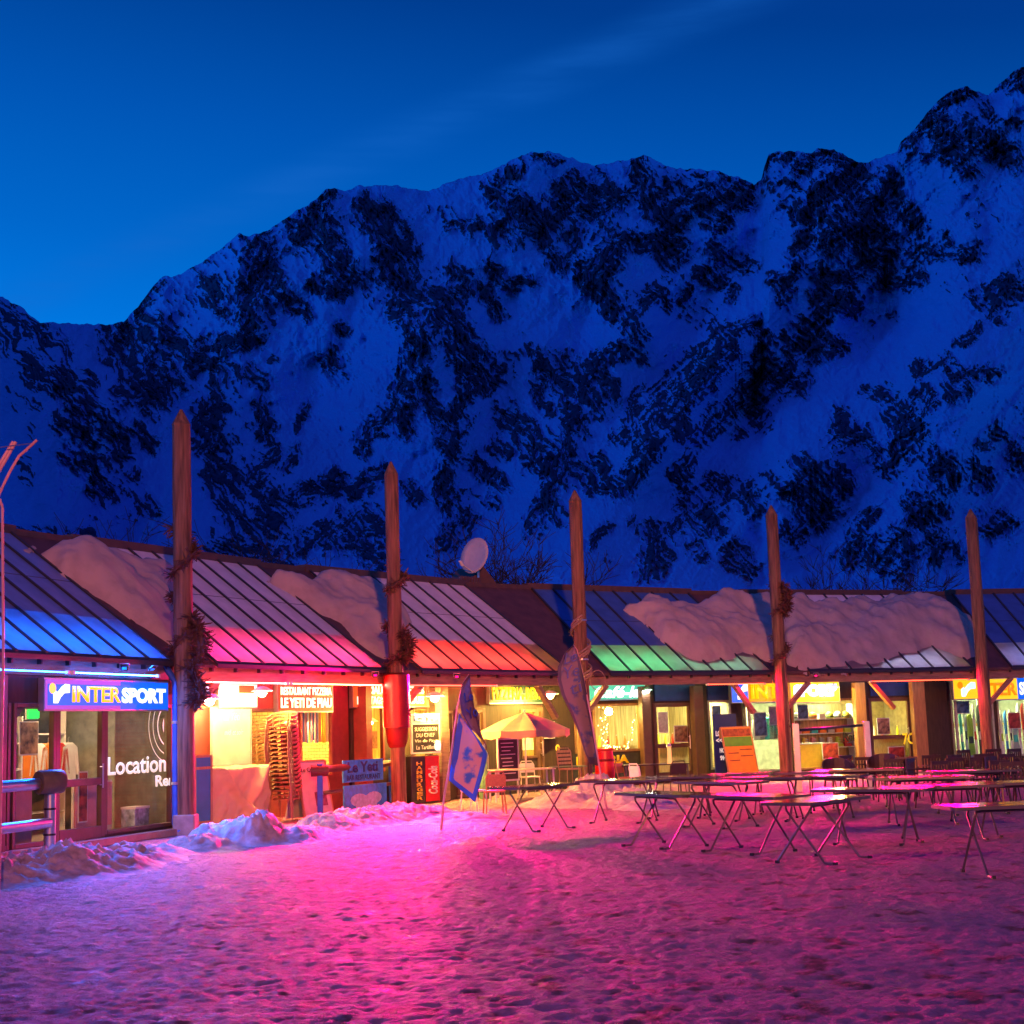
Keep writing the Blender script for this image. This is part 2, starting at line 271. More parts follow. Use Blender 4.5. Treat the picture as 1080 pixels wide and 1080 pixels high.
# the far side falls away behind the crest, the near foot runs down under the village
back = []
for k, (dy, fz) in enumerate(((60, .93), (260, .70), (700, .25), (1100, -.02))):
    q = V[-1].copy(); q[:, 0] *= 1+dy/q[:, 1]; q[:, 1] += dy; q[:, 2] = H+(q[:, 2]-H)*fz; back.append(q)
foot = V[0].copy(); foot[:, 0] *= 120/foot[:, 1]; foot[:, 1] = 120; foot[:, 2] = -1.5
Vm = np.concatenate([foot[None], V]+[b[None] for b in back]); rk = np.concatenate([rock[:1]*0, rock]+[rock[-1:]]*4)
m, t, b = newmat('mountain'); n = t.nodes; l = t.links
a1 = n.new('ShaderNodeAttribute'); a1.attribute_name = 'rock'
tcn = n.new('ShaderNodeTexCoord'); z1 = n.new('ShaderNodeTexNoise'); z1.inputs['Scale'].default_value = .16; z1.inputs['Detail'].default_value = 8; z1.inputs['Roughness'].default_value = .65; l.new(tcn.outputs['Object'], z1.inputs[0])
mm = n.new('ShaderNodeMath'); mm.operation = 'MULTIPLY_ADD'; l.new(z1.outputs[0], mm.inputs[0]); mm.inputs[1].default_value = .5; mm.inputs[2].default_value = -.25
ad_ = n.new('ShaderNodeMath'); ad_.operation = 'ADD'; l.new(a1.outputs['Fac'], ad_.inputs[0]); l.new(mm.outputs[0], ad_.inputs[1])
mr = n.new('ShaderNodeMapRange'); mr.interpolation_type = 'SMOOTHSTEP'; l.new(ad_.outputs[0], mr.inputs[0]); mr.inputs[1].default_value = .38; mr.inputs[2].default_value = .62
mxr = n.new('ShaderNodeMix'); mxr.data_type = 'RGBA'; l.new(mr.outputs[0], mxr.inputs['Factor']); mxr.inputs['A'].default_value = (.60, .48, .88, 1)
z2 = n.new('ShaderNodeTexNoise'); z2.inputs['Scale'].default_value = .05; z2.inputs['Detail'].default_value = 6; l.new(tcn.outputs['Object'], z2.inputs[0])
rr = n.new('ShaderNodeValToRGB'); l.new(z2.outputs[0], rr.inputs[0]); rr.color_ramp.elements[0].position = .35; rr.color_ramp.elements[0].color = (.085, .035, .085, 1); rr.color_ramp.elements[1].position = .7; rr.color_ramp.elements[1].color = (.19, .09, .17, 1)
l.new(rr.outputs[0], mxr.inputs['B']); l.new(mxr.outputs['Result'], b.inputs['Base Color']); b.inputs['Roughness'].default_value = .85; b.inputs['Specular IOR Level'].default_value = .1
bp = n.new('ShaderNodeBump'); bp.inputs['Strength'].default_value = .4; bp.inputs['Distance'].default_value = 2.5; l.new(z1.outputs[0], bp.inputs['Height']); l.new(bp.outputs[0], b.inputs['Normal'])
mo = grid_mesh('mountain', Vm.reshape(-1, 3), nr_+5, nc_, m, attrs={'rock': rk}); tag(mo, kind='structure')
# ------------------------------------------------------------------ trodden snow of the plaza: one sheet to the horizon
xs = np.concatenate([[-4000, -900, -300, -120, -50, -25, -16], np.linspace(-10.5, 19, 720), [24, 32, 50, 120, 300, 900, 4000]])
ys = np.concatenate([[-600, -150, -40, -5, 3, 6], 8+35*np.linspace(0, 1, 720)**1.25, [46, 50, 60, 90, 150, 300]])
GX, GY = np.meshgrid(xs, ys)
b1 = fbm(GX*1.1, GY*1.0, 3, 71); b2 = 1-np.abs(fbm(GX*3.4, GY*2.6, 4, 72))*2; b3 = fbm(GX*7.5, GY*6.0, 3, 73)
pit = np.clip(fbm(GX*7.6+3, GY*5.6, 3, 77)-.02, 0, 1); b4 = 1-np.abs(fbm(GX*9.5+.5*b2, GY*6.5, 3, 78))*2
GZ = b1*.020+b2*.005+b3*.013+b4*.011-pit*.014
GZ *= np.clip((np.minimum(np.minimum(GX+12, 20-GX), np.minimum(GY-5, 48-GY)))/2, 0, 1)
GZ -= .02
dirt = sst(fbm(GX*3.1, GY*2.0, 4, 75)*.85+pit*.45+(16-GY)*.012, .16, .60)
m, t, b = newmat('trodden_snow'); n = t.nodes; l = t.links
a1 = n.new('ShaderNodeAttribute'); a1.attribute_name = 'dirt'; tcn = n.new('ShaderNodeTexCoord')
z1 = n.new('ShaderNodeTexNoise'); z1.inputs['Scale'].default_value = 16; z1.inputs['Detail'].default_value = 7; z1.inputs['Roughness'].default_value = .7; l.new(tcn.outputs['Object'], z1.inputs[0])
mm = n.new('ShaderNodeMath'); mm.operation = 'MULTIPLY_ADD'; l.new(z1.outputs[0], mm.inputs[0]); mm.inputs[1].default_value = 1.7; mm.inputs[2].default_value = -.80
ad_ = n.new('ShaderNodeMath'); ad_.operation = 'ADD'; ad_.use_clamp = True; l.new(a1.outputs['Fac'], ad_.inputs[0]); l.new(mm.outputs[0], ad_.inputs[1])
mxr = n.new('ShaderNodeMix'); mxr.data_type = 'RGBA'; l.new(ad_.outputs[0], mxr.inputs['Factor']); mxr.inputs['A'].default_value = (.33, .205, .24, 1); mxr.inputs['B'].default_value = (.13, .085, .055, 1)
l.new(mxr.outputs['Result'], b.inputs['Base Color']); b.inputs['Specular IOR Level'].default_value = .18
z3 = n.new('ShaderNodeTexNoise'); z3.inputs['Scale'].default_value = 2.3; z3.inputs['Detail'].default_value = 5; l.new(tcn.outputs['Object'], z3.inputs[0])
rw_ = n.new('ShaderNodeMapRange'); l.new(z3.outputs[0], rw_.inputs[0]); rw_.inputs[1].default_value = .58; rw_.inputs[2].default_value = .70; rw_.inputs[3].default_value = .62; rw_.inputs[4].default_value = .48; l.new(rw_.outputs[0], b.inputs['Roughness'])
bp = n.new('ShaderNodeBump'); bp.inputs['Strength'].default_value = .75; bp.inputs['Distance'].default_value = .04
mpg = n.new('ShaderNodeMapping'); mpg.inputs['Scale'].default_value = (1, .8, 1); l.new(tcn.outputs['Object'], mpg.inputs[0])
z4 = n.new('ShaderNodeTexNoise'); z4.inputs['Scale'].default_value = 8.5; z4.inputs['Detail'].default_value = 4; z4.inputs['Roughness'].default_value = .55; l.new(mpg.outputs[0], z4.inputs[0])
hs_ = n.new('ShaderNodeMath'); hs_.operation = 'MULTIPLY_ADD'; l.new(z4.outputs[0], hs_.inputs[0]); hs_.inputs[1].default_value = 1.6; l.new(z1.outputs[0], hs_.inputs[2]); l.new(hs_.outputs[0], bp.inputs['Height']); l.new(bp.outputs[0], b.inputs['Normal'])
go = grid_mesh('ground', np.stack([GX, GY, GZ], -1).reshape(-1, 3), len(ys), len(xs), m, attrs={'dirt': dirt}); tag(go, kind='structure')
# ------------------------------------------------------------------ the crescent of shops: five tall poles, the eave runs pole to pole
def gY(px, Y):                       # ground point on column px at depth Y
    a, b = 760., 1100.
    for _ in range(40):
        c = (a+b)/2
        if gnd(px, c).y > Y: a = c
        else: b = c
    return gnd(px, a)
Y1 = gnd(196, 880).y
PB = [gY(p, Y1*k) for p, k in ((196, 1), (421, 1.234), (618, 1.455), (830, 1.606), (1044, 1.703))]
L1 = (PB[1]-PB[0]).length
def turn(a, b, deg): v = (b-a).normalized(); return Matrix.Rotation(R(deg), 3, 'Z') @ v
P0 = PB[0]-turn(PB[0], PB[1], 9)*L1; P6 = PB[4]+turn(PB[3], PB[4], -11)*L1
PP = [P0]+PB+[P6]
class Bay:
    def __init__(s, a, b):
        s.o = Vector((a.x, a.y, 0)); d = Vector((b.x-a.x, b.y-a.y, 0)); s.L = d.length; s.e = d.normalized(); s.n = Vector((-s.e.y, s.e.x, 0))
    def __call__(s, u, w, z): return s.o+s.e*u+s.n*w+Vector((0, 0, z))
    def uz(s, px, py, w):
        d = ray(px, py); p0 = s.o+s.n*w; k = (p0-EYE).dot(s.n)/d.dot(s.n); p = EYE+d*k; return (p-s.o).dot(s.e), p.z
    def u(s, px, w, py=780): return s.uz(px, py, w)[0]
    def z(s, px, py, w): return s.uz(px, py, w)[1]
    def inv(s, p): q = Vector((p[0], p[1], 0))-s.o; return q.dot(s.e), q.dot(s.n)
BAY = [Bay(PP[i], PP[i+1]) for i in range(6)]
EZ, EW, RZ, RW = 3.15, .2, 5.8, 3.8
SL = (RZ-EZ)/(RW-EW)
def roofz(w): return EZ+(w-EW)*SL
# ------------------------------------------------------------------ building materials
M = dict(
 beam=mat('grey_brown_timber', (.26, .17, .13), .7, var=.3, scale=3, stretch=(1, 1, 6)),
 wall=mat('dark_board_wall', (.042, .024, .015), .7, var=.35, scale=5, stretch=(3, 3, .6)),
 wallred=mat('brick_red_paint', (.26, .045, .03), .55, var=.2),
 walllight=mat('pale_green_board', (.55, .60, .45), .6, var=.2),
 frame=mat('brown_door_frame', (.10, .045, .028), .5, var=.2),
 frameg=mat('grey_green_frame', (.40, .44, .36), .5, var=.2),
 post=mat('ochre_post', (.30, .16, .06), .6, var=.25, stretch=(3, 3, .5)),
 metal=mat('frosted_roof_sheet', (.74, .68, .66), .45, var=.16, scale=2.5, bump=.06),
 metalm=mat('blue_roof_sheet', (.16, .25, .55), .4, var=.2, scale=2.5, bump=.05),
 metalb=mat('bare_roof_sheet', (.07, .17, .42), .35, metal=.3, var=.2, scale=2.5, bump=.04),
 seam=mat('roof_seam', (.030, .03, .036), .5, var=.2, bump=0),
 ridge=mat('ridge_cap_brown', (.085, .045, .035), .6, var=.25),
 wedge=mat('valley_sheet_brown', (.10, .050, .038), .6, var=.3, scale=3),
 ceil=mat('ceiling_board', (.5, .42, .32), .7, var=.15), floor=mat('floor_tile', (.28, .2, .15), .5, var=.2),
 inner=mat('plank_wall', (.46, .34, .16), .7, var=.45, scale=4, stretch=(4, 4, .3)), innerb=mat('shop_wall_grey', (.24, .25, .20), .8, var=.3),
 white=mat('white_paint', (.75, .74, .70), .5, var=.1), steel=mat('brushed_steel', (.55, .55, .56), .3, metal=.9, var=.1, bump=.03),
 black=mat('black_plastic', (.018, .016, .016), .4, var=.2), dark=mat('dark_brown_plastic', (.05, .024, .017), .4, var=.3),
 blue=mat('blue_paint', (.02, .12, .52), .4, var=.15), teal=mat('teal_blue_board', (.01, .22, .46), .5, var=.15), red=mat('red_paint', (.20, .006, .006), .4, var=.15),
 glass=glass('window_pane', (.95, .97, .97)), 
 neonred=emis('red_neon', (1., .015, .10), 34.), neonblue=emis('blue_neon', (.02, .16, 1.), 22.),
 warm=emis('warm_lamp', (1., .58, .12), 520.), cool=emis('shop_lamp', (.92, 1., .46), 560.), amber=emis('amber_lamp', (1., .52, .06), 430.),
 dimamber=emis('amber_lamp_dim', (1., .45, .07), 40.),
 pinkw=emis('shop_lamp_dim', (1., .62, .30), 110.))
def brickmat():
    m, t, b = newmat('yellow_stone_wall'); n = t.nodes; l = t.links
    tcn = n.new('ShaderNodeTexCoord'); mp_ = n.new('ShaderNodeMapping'); mp_.inputs['Rotation'].default_value = (R(90), 0, 0); l.new(tcn.outputs['Object'], mp_.inputs[0])
    br = n.new('ShaderNodeTexBrick'); br.inputs['Scale'].default_value = 3.4; br.inputs['Color1'].default_value = (.62, .46, .2, 1); br.inputs['Color2'].default_value = (.42, .27, .1, 1); br.inputs['Mortar'].default_value = (.2, .13, .06, 1); br.inputs['Mortar Size'].default_value = .03
    l.new(mp_.outputs[0], br.inputs['Vector']); l.new(br.outputs[0], b.inputs['Base Color']); b.inputs['Roughness'].default_value = .8; return m
M['brick'] = brickmat()
def glazemat():
    m, t, b = newmat('milky_roof_glazing'); n = t.nodes; l = t.links
    tr = n.new('ShaderNodeBsdfTranslucent'); tr.inputs[0].default_value = (.82, .82, .82, 1)
    b.inputs['Base Color'].default_value = (.13, .13, .14, 1); b.inputs['Roughness'].default_value = .35
    tcn = n.new('ShaderNodeTexCoord'); nz = n.new('ShaderNodeTexNoise'); nz.inputs['Scale'].default_value = 2.2; nz.inputs['Detail'].default_value = 5; l.new(tcn.outputs['Object'], nz.inputs[0])
    mr = n.new('ShaderNodeMapRange'); l.new(nz.outputs[0], mr.inputs[0]); mr.inputs[1].default_value = .35; mr.inputs[2].default_value = .7; mr.inputs[3].default_value = .75; mr.inputs[4].default_value = .5
    ms = n.new('ShaderNodeMixShader'); l.new(mr.outputs[0], ms.inputs[0]); l.new(b.outputs[0], ms.inputs[1]); l.new(tr.outputs[0], ms.inputs[2])
    l.new(ms.outputs[0], n['Material Output'].inputs[0]); return m
M['glaze'] = glazemat()
def snowmat(name, col=(.66, .63, .62), sc=9., dirt=0.):
    m, t, b = newmat(name); n = t.nodes; l = t.links
    tcn = n.new('ShaderNodeTexCoord'); z1 = n.new('ShaderNodeTexNoise'); z1.inputs['Scale'].default_value = sc; z1.inputs['Detail'].default_value = 8; z1.inputs['Roughness'].default_value = .6; l.new(tcn.outputs['Object'], z1.inputs[0])
    rr = n.new('ShaderNodeValToRGB'); l.new(z1.outputs[0], rr.inputs[0]); e = rr.color_ramp.elements; e[0].position = .32; e[1].position = .5+dirt*.2
    e[0].color = (*[c*(1-.75*dirt) for c in col], 1); e[1].color = (*col, 1); l.new(rr.outputs[0], b.inputs['Base Color'])
    b.inputs['Roughness'].default_value = .7; b.inputs['Specular IOR Level'].default_value = .25
    bp = n.new('ShaderNodeBump'); bp.inputs['Strength'].default_value = .5; bp.inputs['Distance'].default_value = .04; l.new(z1.outputs[0], bp.inputs['Height']); l.new(bp.outputs[0], b.inputs['Normal']); return m
M['roofsnow'] = snowmat('roof_snow', (.50, .40, .34), 2.2, .25); M['pilesnow'] = snowmat('heaped_snow', (.55, .48, .44), 5, .75); M['pilesnowc'] = snowmat('heaped_clean_snow', (.62, .57, .54), 5, .5)
# ------------------------------------------------------------------ lettering
def text(s, F, u0, u1, z0, z1, w, m, parent, name='lettering', bold=.0, shear=0., depth=.012, flip=1):
    cu = bpy.data.curves.new('lettering', 'FONT'); cu.body = s; cu.offset = bold; cu.shear = shear; cu.resolution_u = 3
    tmp = bpy.data.objects.new('lettering', cu); COL.objects.link(tmp)
    dg = bpy.context.evaluated_depsgraph_get(); me = bpy.data.meshes.new_from_object(tmp.evaluated_get(dg)); bpy.data.objects.remove(tmp); bpy.data.curves.remove(cu)
    k = len(me.vertices); co = np.zeros(k*3); me.vertices.foreach_get('co', co); co = co.reshape(-1, 3)
    mn, mx_ = co.min(0), co.max(0); q = (co-mn)/np.maximum(mx_-mn, 1e-6)
    off = wl(parent) if parent else Vector((0, 0, 0))
    pts = [F(u0+(u1-u0)*a, w, z0+(z1-z0)*b)-off for a, b, c in q]
    bm = bmesh.new(); bm.from_mesh(me)
    for v, p in zip(bm.verts, pts): v.co = p
    ex = bmesh.ops.extrude_face_region(bm, geom=bm.faces[:]); nrm = (F(0, -1, 0)-F(0, 0, 0))*depth
    for v in [g for g in ex['geom'] if isinstance(g, bmesh.types.BMVert)]: v.co += nrm
    bmesh.ops.recalc_face_normals(bm, faces=bm.faces); bm.to_mesh(me); bm.free()
    me.materials.clear(); me.materials.append(m); o = bpy.data.objects.new(name, me); COL.objects.link(o); o.parent = parent; return o
# ------------------------------------------------------------------ the shop buildings, one per bay
FW = [.30, 1.4, 1.4, 1.9, 2.0, 2.0]
SHOP = ['glazed corner ski shop at the left end with brown double doors', 'restaurant building behind the stacked chairs with a red lit eave', 'pizzeria building behind the striped parasol and the feather flags',
        'cafe building with fairy lights in its window beside the red barrel', 'ski shop with a yellow lit display between the two right-hand poles', 'ski shop building at the far right end showing rows of skis']
U0, U1 = 1.1, -.2
HB = []
def rect(B, px0, px1, py0, py1, w):
    pm = (px0+px1)/2; ym = (py0+py1)/2; return B.u(px0, w, ym), B.u(px1, w, ym), B.z(pm, py1, w), B.z(pm, py0, w)
for i, B in enumerate(BAY):
    h = empty('shop_building', B(B.L/2, FW[i], 0), SHOP[i], 'building', 'row of timber shops under one crescent roof'); HB.append(h)
    a, z = U0, B.L+U1
    w1 = 1.3
    def slab(mb, ua, ub, wa, wb, th=.05, lift=0.):
        mb.hexa([B(ua, wa, roofz(wa)-th+lift), B(ub, wa, roofz(wa)-th+lift), B(ub, wb, roofz(wb)-th+lift), B(ua, wb, roofz(wb)-th+lift), B(ua, wa, roofz(wa)+lift), B(ub, wa, roofz(wa)+lift), B(ub, wb, roofz(wb)+lift), B(ua, wb, roofz(wb)+lift)])
    mb = MB(); mb.face([B(a, EW, roofz(EW)), B(z, EW, roofz(EW)), B(z, w1, roofz(w1)), B(a, w1, roofz(w1))]); gl = mb.build('roof_glazing', M['glaze'], h)
    mb = MB(); slab(mb, a, z, w1, RW); rp_ = mb.build('roof_sheet', M['metalm'] if i == 0 else M['metal'] if i in (1, 2, 4) else M['metalb'], h)
    nr = 8; mb = MB()
    for k in range(nr+1):
        u = a+(z-a)*k/nr; slab(mb, u-.030, u+.030, EW-.02, RW, .04, .045)
    slab(mb, a, z, 2.35, 2.358, .03, .006); slab(mb, a, z, EW-.06, EW+.02, .08, .02)
    mb.build('standing_seam', M['seam'], rp_)
    # ridge with its capping and the far slope
    mb = MB(); mb.fbox(B, a-.15, z+.15, RW-.05, RW+.25, RZ-.12, RZ+.14); mb.build('ridge_cap', M['ridge'], h)
    mb = MB(); mb.hexa([B(a-.2, RW+.2, RZ-.1), B(z+.2, RW+.2, RZ-.1), B(z+1.2, RW+5, 3.0), B(a-1.2, RW+5, 3.0), B(a-.2, RW+.2, RZ), B(z+.2, RW+.2, RZ), B(z+1.2, RW+5, 3.1), B(a-1.2, RW+5, 3.1)]); mb.build('rear_roof_slope', M['wedge'], h)
    mb = MB(); mb.fbox(B, -.6, B.L+.6, RW+4.6, RW+4.8, 0, 3.05); mb.build('rear_wall', M['wall'], h)
    # eave beam, gutter brackets
    mb = MB(); mb.fbox(B, .02, B.L-.02, .34, .52, 2.80, 3.08); bmo = mb.build('eave_beam', M['beam'], h, bevel=.012)
    for k in range(nr+1):
        u = a+(z-a)*k/nr; mb = MB(); mb.fbox(B, u-.02, u+.02, .26, .345, 2.98, 3.10); mb.build('gutter_bracket', M['seam'], bmo)
    # brown valley sheet over the pole at the bay's start
    if i > 0:
        A = BAY[i-1]; q = [A(A.L+U1, EW, EZ), B(U0, EW, EZ), B(U0, RW, RZ), A(A.L+U1, RW, RZ)]
        mb = MB(); mb.hexa([p-Vector((0, 0, .10)) for p in q]+[p-Vector((0, 0, .02)) for p in q]); mb.build('valley_sheet', M['wedge'], h)
        mid = (q[2]+q[3])/2; mb = MB(); mb.bar(q[3]+A.n*.1+Vector((0, 0, -.02)), q[2]+B.n*.1+Vector((0, 0, -.02)), .26, .2); mb.build('valley_cap', M['ridge'], h)
    w = FW[i]
    # room behind the front
    dp = 3.3; rm = [M['innerb'], M['brick'], M['inner'], M['inner'], M['innerb'], M['innerb']][i]
    c0 = -w*.06 if i else -6; c1 = B.L+.10
    mb = MB(); mb.fbox(B, c0, c1, w+dp, w+dp+.08, 0, 2.9); mb.build('inner_wall', rm, h)
    mb = MB(); mb.fbox(B, c0, c1, w+.12, w+dp, 2.78, 2.86); mb.build('ceiling', M['ceil'], h)
    mb = MB(); mb.fbox(B, c0, c1, w+.12, w+dp, .03, .09); mb.build('floor', M['floor'], h)
    for k, uu in enumerate((c0+.05, c1-.08)):
        mb = MB(); mb.fbox(B, uu-.04, uu+.04, w+.1, w+dp-.003, 0, 2.775); mb.build('side_wall', rm, h)
# front walls -------------------------------------------------------------------------------------------------
def front(i, spec, zt=2.52, wallm='wall', u_lo=None, u_hi=None):
    """spec: (kind, px0, px1, sill z, head z, frame material) left to right; what lies between is boarded wall"""
    B, h, w = BAY[i], HB[i], FW[i]; top = roofz(w)-.09 if i else 2.79
    cur = (-.02 if u_lo is None else u_lo); end = B.L+w*.07 if u_hi is None else u_hi
    mbw = MB()
    for kind, p0, p1, zs, zh, fm in spec:
        u0, u1 = max(B.u(p0, w), cur), min(B.u(p1, w), end)
        if u0 > cur+.01: mbw.fbox(B, cur, u0, w, w+.10, 0, top)
        mbw.fbox(B, u0, u1, w, w+.10, zh, top)
        if zs > .12: mbw.fbox(B, u0, u1, w, w+.10, 0, zs)
        f = MB(); t_ = .07 if kind == 'window' else .11
        f.fbox(B, u0, u0+t_, w-.03, w+.07, zs, zh); f.fbox(B, u1-t_, u1, w-.03, w+.07, zs, zh); f.fbox(B, u0+t_, u1-t_, w-.028, w+.068, zh-t_, zh)
        f.fbox(B, u0+t_, u1-t_, w-.034, w+.068, zs, zs+(t_ if kind == 'window' else .2))
        if kind == 'door': f.fbox(B, u0+t_, u1-t_, w-.026, w+.06, 1.0, 1.12)
        fo = f.build(kind, M[fm], h, bevel=.006)
        g = MB(); g.fbox(B, u0+t_*.9, u1-t_*.9, w+.018, w+.026, zs+.05, zh-.05); g.build('pane', M['glass'], fo)
        if kind == 'door':
            hd = MB(); hd.tube([B(u1-t_-.05, w-.09, .95), B(u1-t_-.05, w-.09, 1.35)], .014); hd.tube([B(u1-t_-.05, w-.03, 1.0), B(u1-t_-.05, w-.09, 1.0)], .01); hd.tube([B(u1-t_-.05, w-.03, 1.3), B(u1-t_-.05, w-.09, 1.3)], .01); hd.build('handle', M['steel'], fo)
        cur = u1
    if cur < end-.01: mbw.fbox(B, cur, end, w, w+.10, 0, top)
    if mbw.v: mbw.build('front_wall', M[wallm], h)
front(0, [('window', -60, 10, .12, 2.36, 'frame'), ('window', 13, 58, .12, 2.36, 'frame'), ('door', 58, 110, .12, 2.36, 'frame'), ('window', 110, 181, .16, 2.36, 'frame')], u_lo=-2)
front(1, [('window', 226, 258, .9, 2.3, 'frameg'), ('window', 262, 312, .85, 2.3, 'frame'), ('window', 316, 351, .75, 2.28, 'wallred')], wallm='wallred')
front(2, [('window', 376, 405, .8, 2.35, 'wallred'), ('window', 436, 452, 1.0, 2.3, 'frame'), ('window', 454, 478, .8, 2.2, 'frame'), ('door', 481, 512, .1, 2.25, 'frame'), ('window', 549, 566, .9, 2.2, 'frame'), ('door', 566, 592, .1, 2.25, 'frame')])
front(3, [('window', 606, 624, .95, 2.3, 'post'), ('window', 626, 676, .95, 2.32, 'post'), ('door', 690, 730, .1, 2.3, 'frame'), ('window', 748, 772, .3, 2.35, 'frameg')])
front(4, [('window', 790, 834, .15, 2.3, 'frameg'), ('window', 836, 905, .15, 2.32, 'post'), ('door', 918, 962, .1, 2.3, 'frame')])
front(5, [('window', 978, 1050, .3, 2.45, 'frameg'), ('window', 1054, 1130, .3, 2.45, 'frameg')])
# side return of the corner ski shop, right beside the first pole
B = BAY[0]; mb = MB(); mb.fbox(B, B.L-.02, B.L+.06, .42, 1.5, 0, 3.3); mb.build('side_wall', M['wallred'], HB[0])
mb = MB(); mb.fbox(B, -2, B.L, .05, .30, 0, .115); mb.build('door_step', M['floor'], HB[0])
# ochre and brown posts with diagonal braces up to the beam
def brace(i, u, du, w=.43, m='beam', z0=1.95):
    B = BAY[i]; mb = MB(); mb.bar(B(u, w, z0), B(u+du, w, 2.80), .15, .12); mb.build('brace', M[m], HB[i])
for i, u, du, m in ((0, 2.55, 1.0, 'beam'), (1, .25, 1.15, 'beam'), (2, .3, 1.05, 'beam'), (2, 6.9, -.8, 'beam'), (3, .35, .8, 'beam'), (3, 6.6, -.75, 'beam'), (4, .3, .9, 'beam'), (4, 4.2, -.8, 'post'), (5, .3, .9, 'beam')): brace(i, u, du, m=m)
def wpost(i, p0, p1, w, m, z1=2.79):
    B = BAY[i]; mb = MB(); mb.fbox(B, B.u(p0, w), B.u(p1, w), w, w+.2, 0, z1); mb.build('post', M[m], HB[i], bevel=.012)
wpost(0, -2, 8, .20, 'frame', 2.79); wpost(3, 679, 688, 1.5, 'frame'); wpost(3, 734, 744, 1.5, 'frame'); wpost(4, 905, 916, 1.5, 'post'); wpost(4, 966, 979, 1.5, 'post'); wpost(2, 466, 474, 1.0, 'beam')
mb = MB(); mb.fbox(BAY[2], .06, .26, 1.0, 1.395, 0, 2.79); mb.build('post', M['wallred'], HB[2])
# blue downpipe at the corner of the ski shop
B = BAY[0]; dpo = empty('downpipe', B(B.L-.16, .12, 0), 'blue painted downpipe running down the corner next to the nearest tall pole', 'pipe')
mb = MB(); mb.tube([B(B.L-.16, .33, 3.05), B(B.L-.16, .12, 2.75), B(B.L-.16, .12, .2), B(B.L-.16, .02, .06)], .065, 9); mb.build('pipe', M['blue'], dpo, smooth=True)
mb = MB()
for zz in (.9, 2.0): mb.tube([B(B.L-.16, .12, zz), B(B.L-.16, .12, zz+.05)], .078, 9)
mb.build('clip', M['steel'], dpo)
# ceiling lamps: what lights the rooms
def clamp_(i, u, dw, mm, ln=1.2, name='ceiling_lamp', lab=''):
    B = BAY[i]; w = FW[i]+dw; o = empty(name, B(u, w, 2.7), lab, 'lamp', 'ceiling lamps inside the shops')
    mb = MB(); mb.fbox(B, u-ln/2-.03, u+ln/2+.03, w-.11, w+.11, 2.70, 2.776); mb.build('housing', M['white'], o)
    mb = MB(); mb.fbox(B, u-ln/2, u+ln/2, w-.08, w+.08, 2.672, 2.698); mb.build('diffuser', M[mm], o)
for i, u, dw, mm, lab in ((0, 5.8, 1.2, 'pinkw', 'long ceiling lamp over the shelves of the left ski shop'), (0, 3.2, 1.5, 'pinkw', 'long ceiling lamp behind the left window of the corner ski shop'),
    (1, 3.2, 1.4, 'warm', 'warm ceiling lamp in the restaurant behind the tarpaulin covered box'), (1, 6.4, 1.2, 'warm', 'warm ceiling lamp in the restaurant above the beaded window'),
    (2, 1.4, 1.1, 'warm', 'yellow ceiling lamp behind the window by the second pole'), (2, 4.2, 1.2, 'amber', 'amber ceiling lamp behind the pizzeria door'), (2, 6.6, 1.2, 'amber', 'amber ceiling lamp in the pizzeria near the third pole'),
    (3, 2.2, 1.5, 'amber', 'amber ceiling lamp in the cafe behind the fairy lights'), (3, 4.7, 1.6, 'dimamber', 'amber ceiling lamp behind the dark cafe door'), (3, 6.9, 1.3, 'cool', 'white ceiling lamp behind the blue rental panel'),
    (4, .9, 1.0, 'cool', 'white ceiling lamp behind the left half of the yellow lit display'), (4, 3.0, 1.0, 'cool', 'white ceiling lamp above the goods of the yellow lit display'), (4, 5.6, 1.5, 'amber', 'amber lamp behind the glazed door between ochre posts'),
    (5, 1.1, .9, 'cool', 'white ceiling lamp over the left rows of skis'), (5, 3.4, .9, 'cool', 'white ceiling lamp over the right rows of skis')): clamp_(i, u, dw, mm, lab=lab)
# ------------------------------------------------------------------ signs
E = dict(
 blue=emis('sign_blue', (.0, .10, .95), 1.3), violet=emis('sign_violet', (.42, .10, .55), .8), orange=emis('sign_orange', (1., .30, .0), 2.6), yellow=emis('sign_yellow', (1., .50, .01), 1.3),
 white=emis('sign_white', (.95, .97, 1.), 1.3), redp=emis('sign_red', (1., .045, .01), .95), redp2=emis('sign_scarlet', (1., .10, .02), 1.2), cream=emis('sign_cream', (1., .86, .62), 1.7), yletd=emis('sign_yellow_dim', (1., .50, .0), .95), ylet=emis('sign_yellow_letter', (1., .42, .0), 1.5),
 green=emis('sign_green', (.0, .16, .05), .35), mint=emis('sign_mint', (.08, .50, .40), .8), paleblue=emis('sign_pale_blue', (.45, .65, 1.), 1.6), goldp=emis('sign_gold', (1., .42, .0), 1.1), exitg=emis('exit_green', (.03, .9, .08), 2.), orl=emis('sign_deep_orange', (1., .20, .0), 1.3))
E['green'].node_tree.nodes['Principled BSDF'].inputs['Base Color'].default_value = (.003, .012, .006, 1)
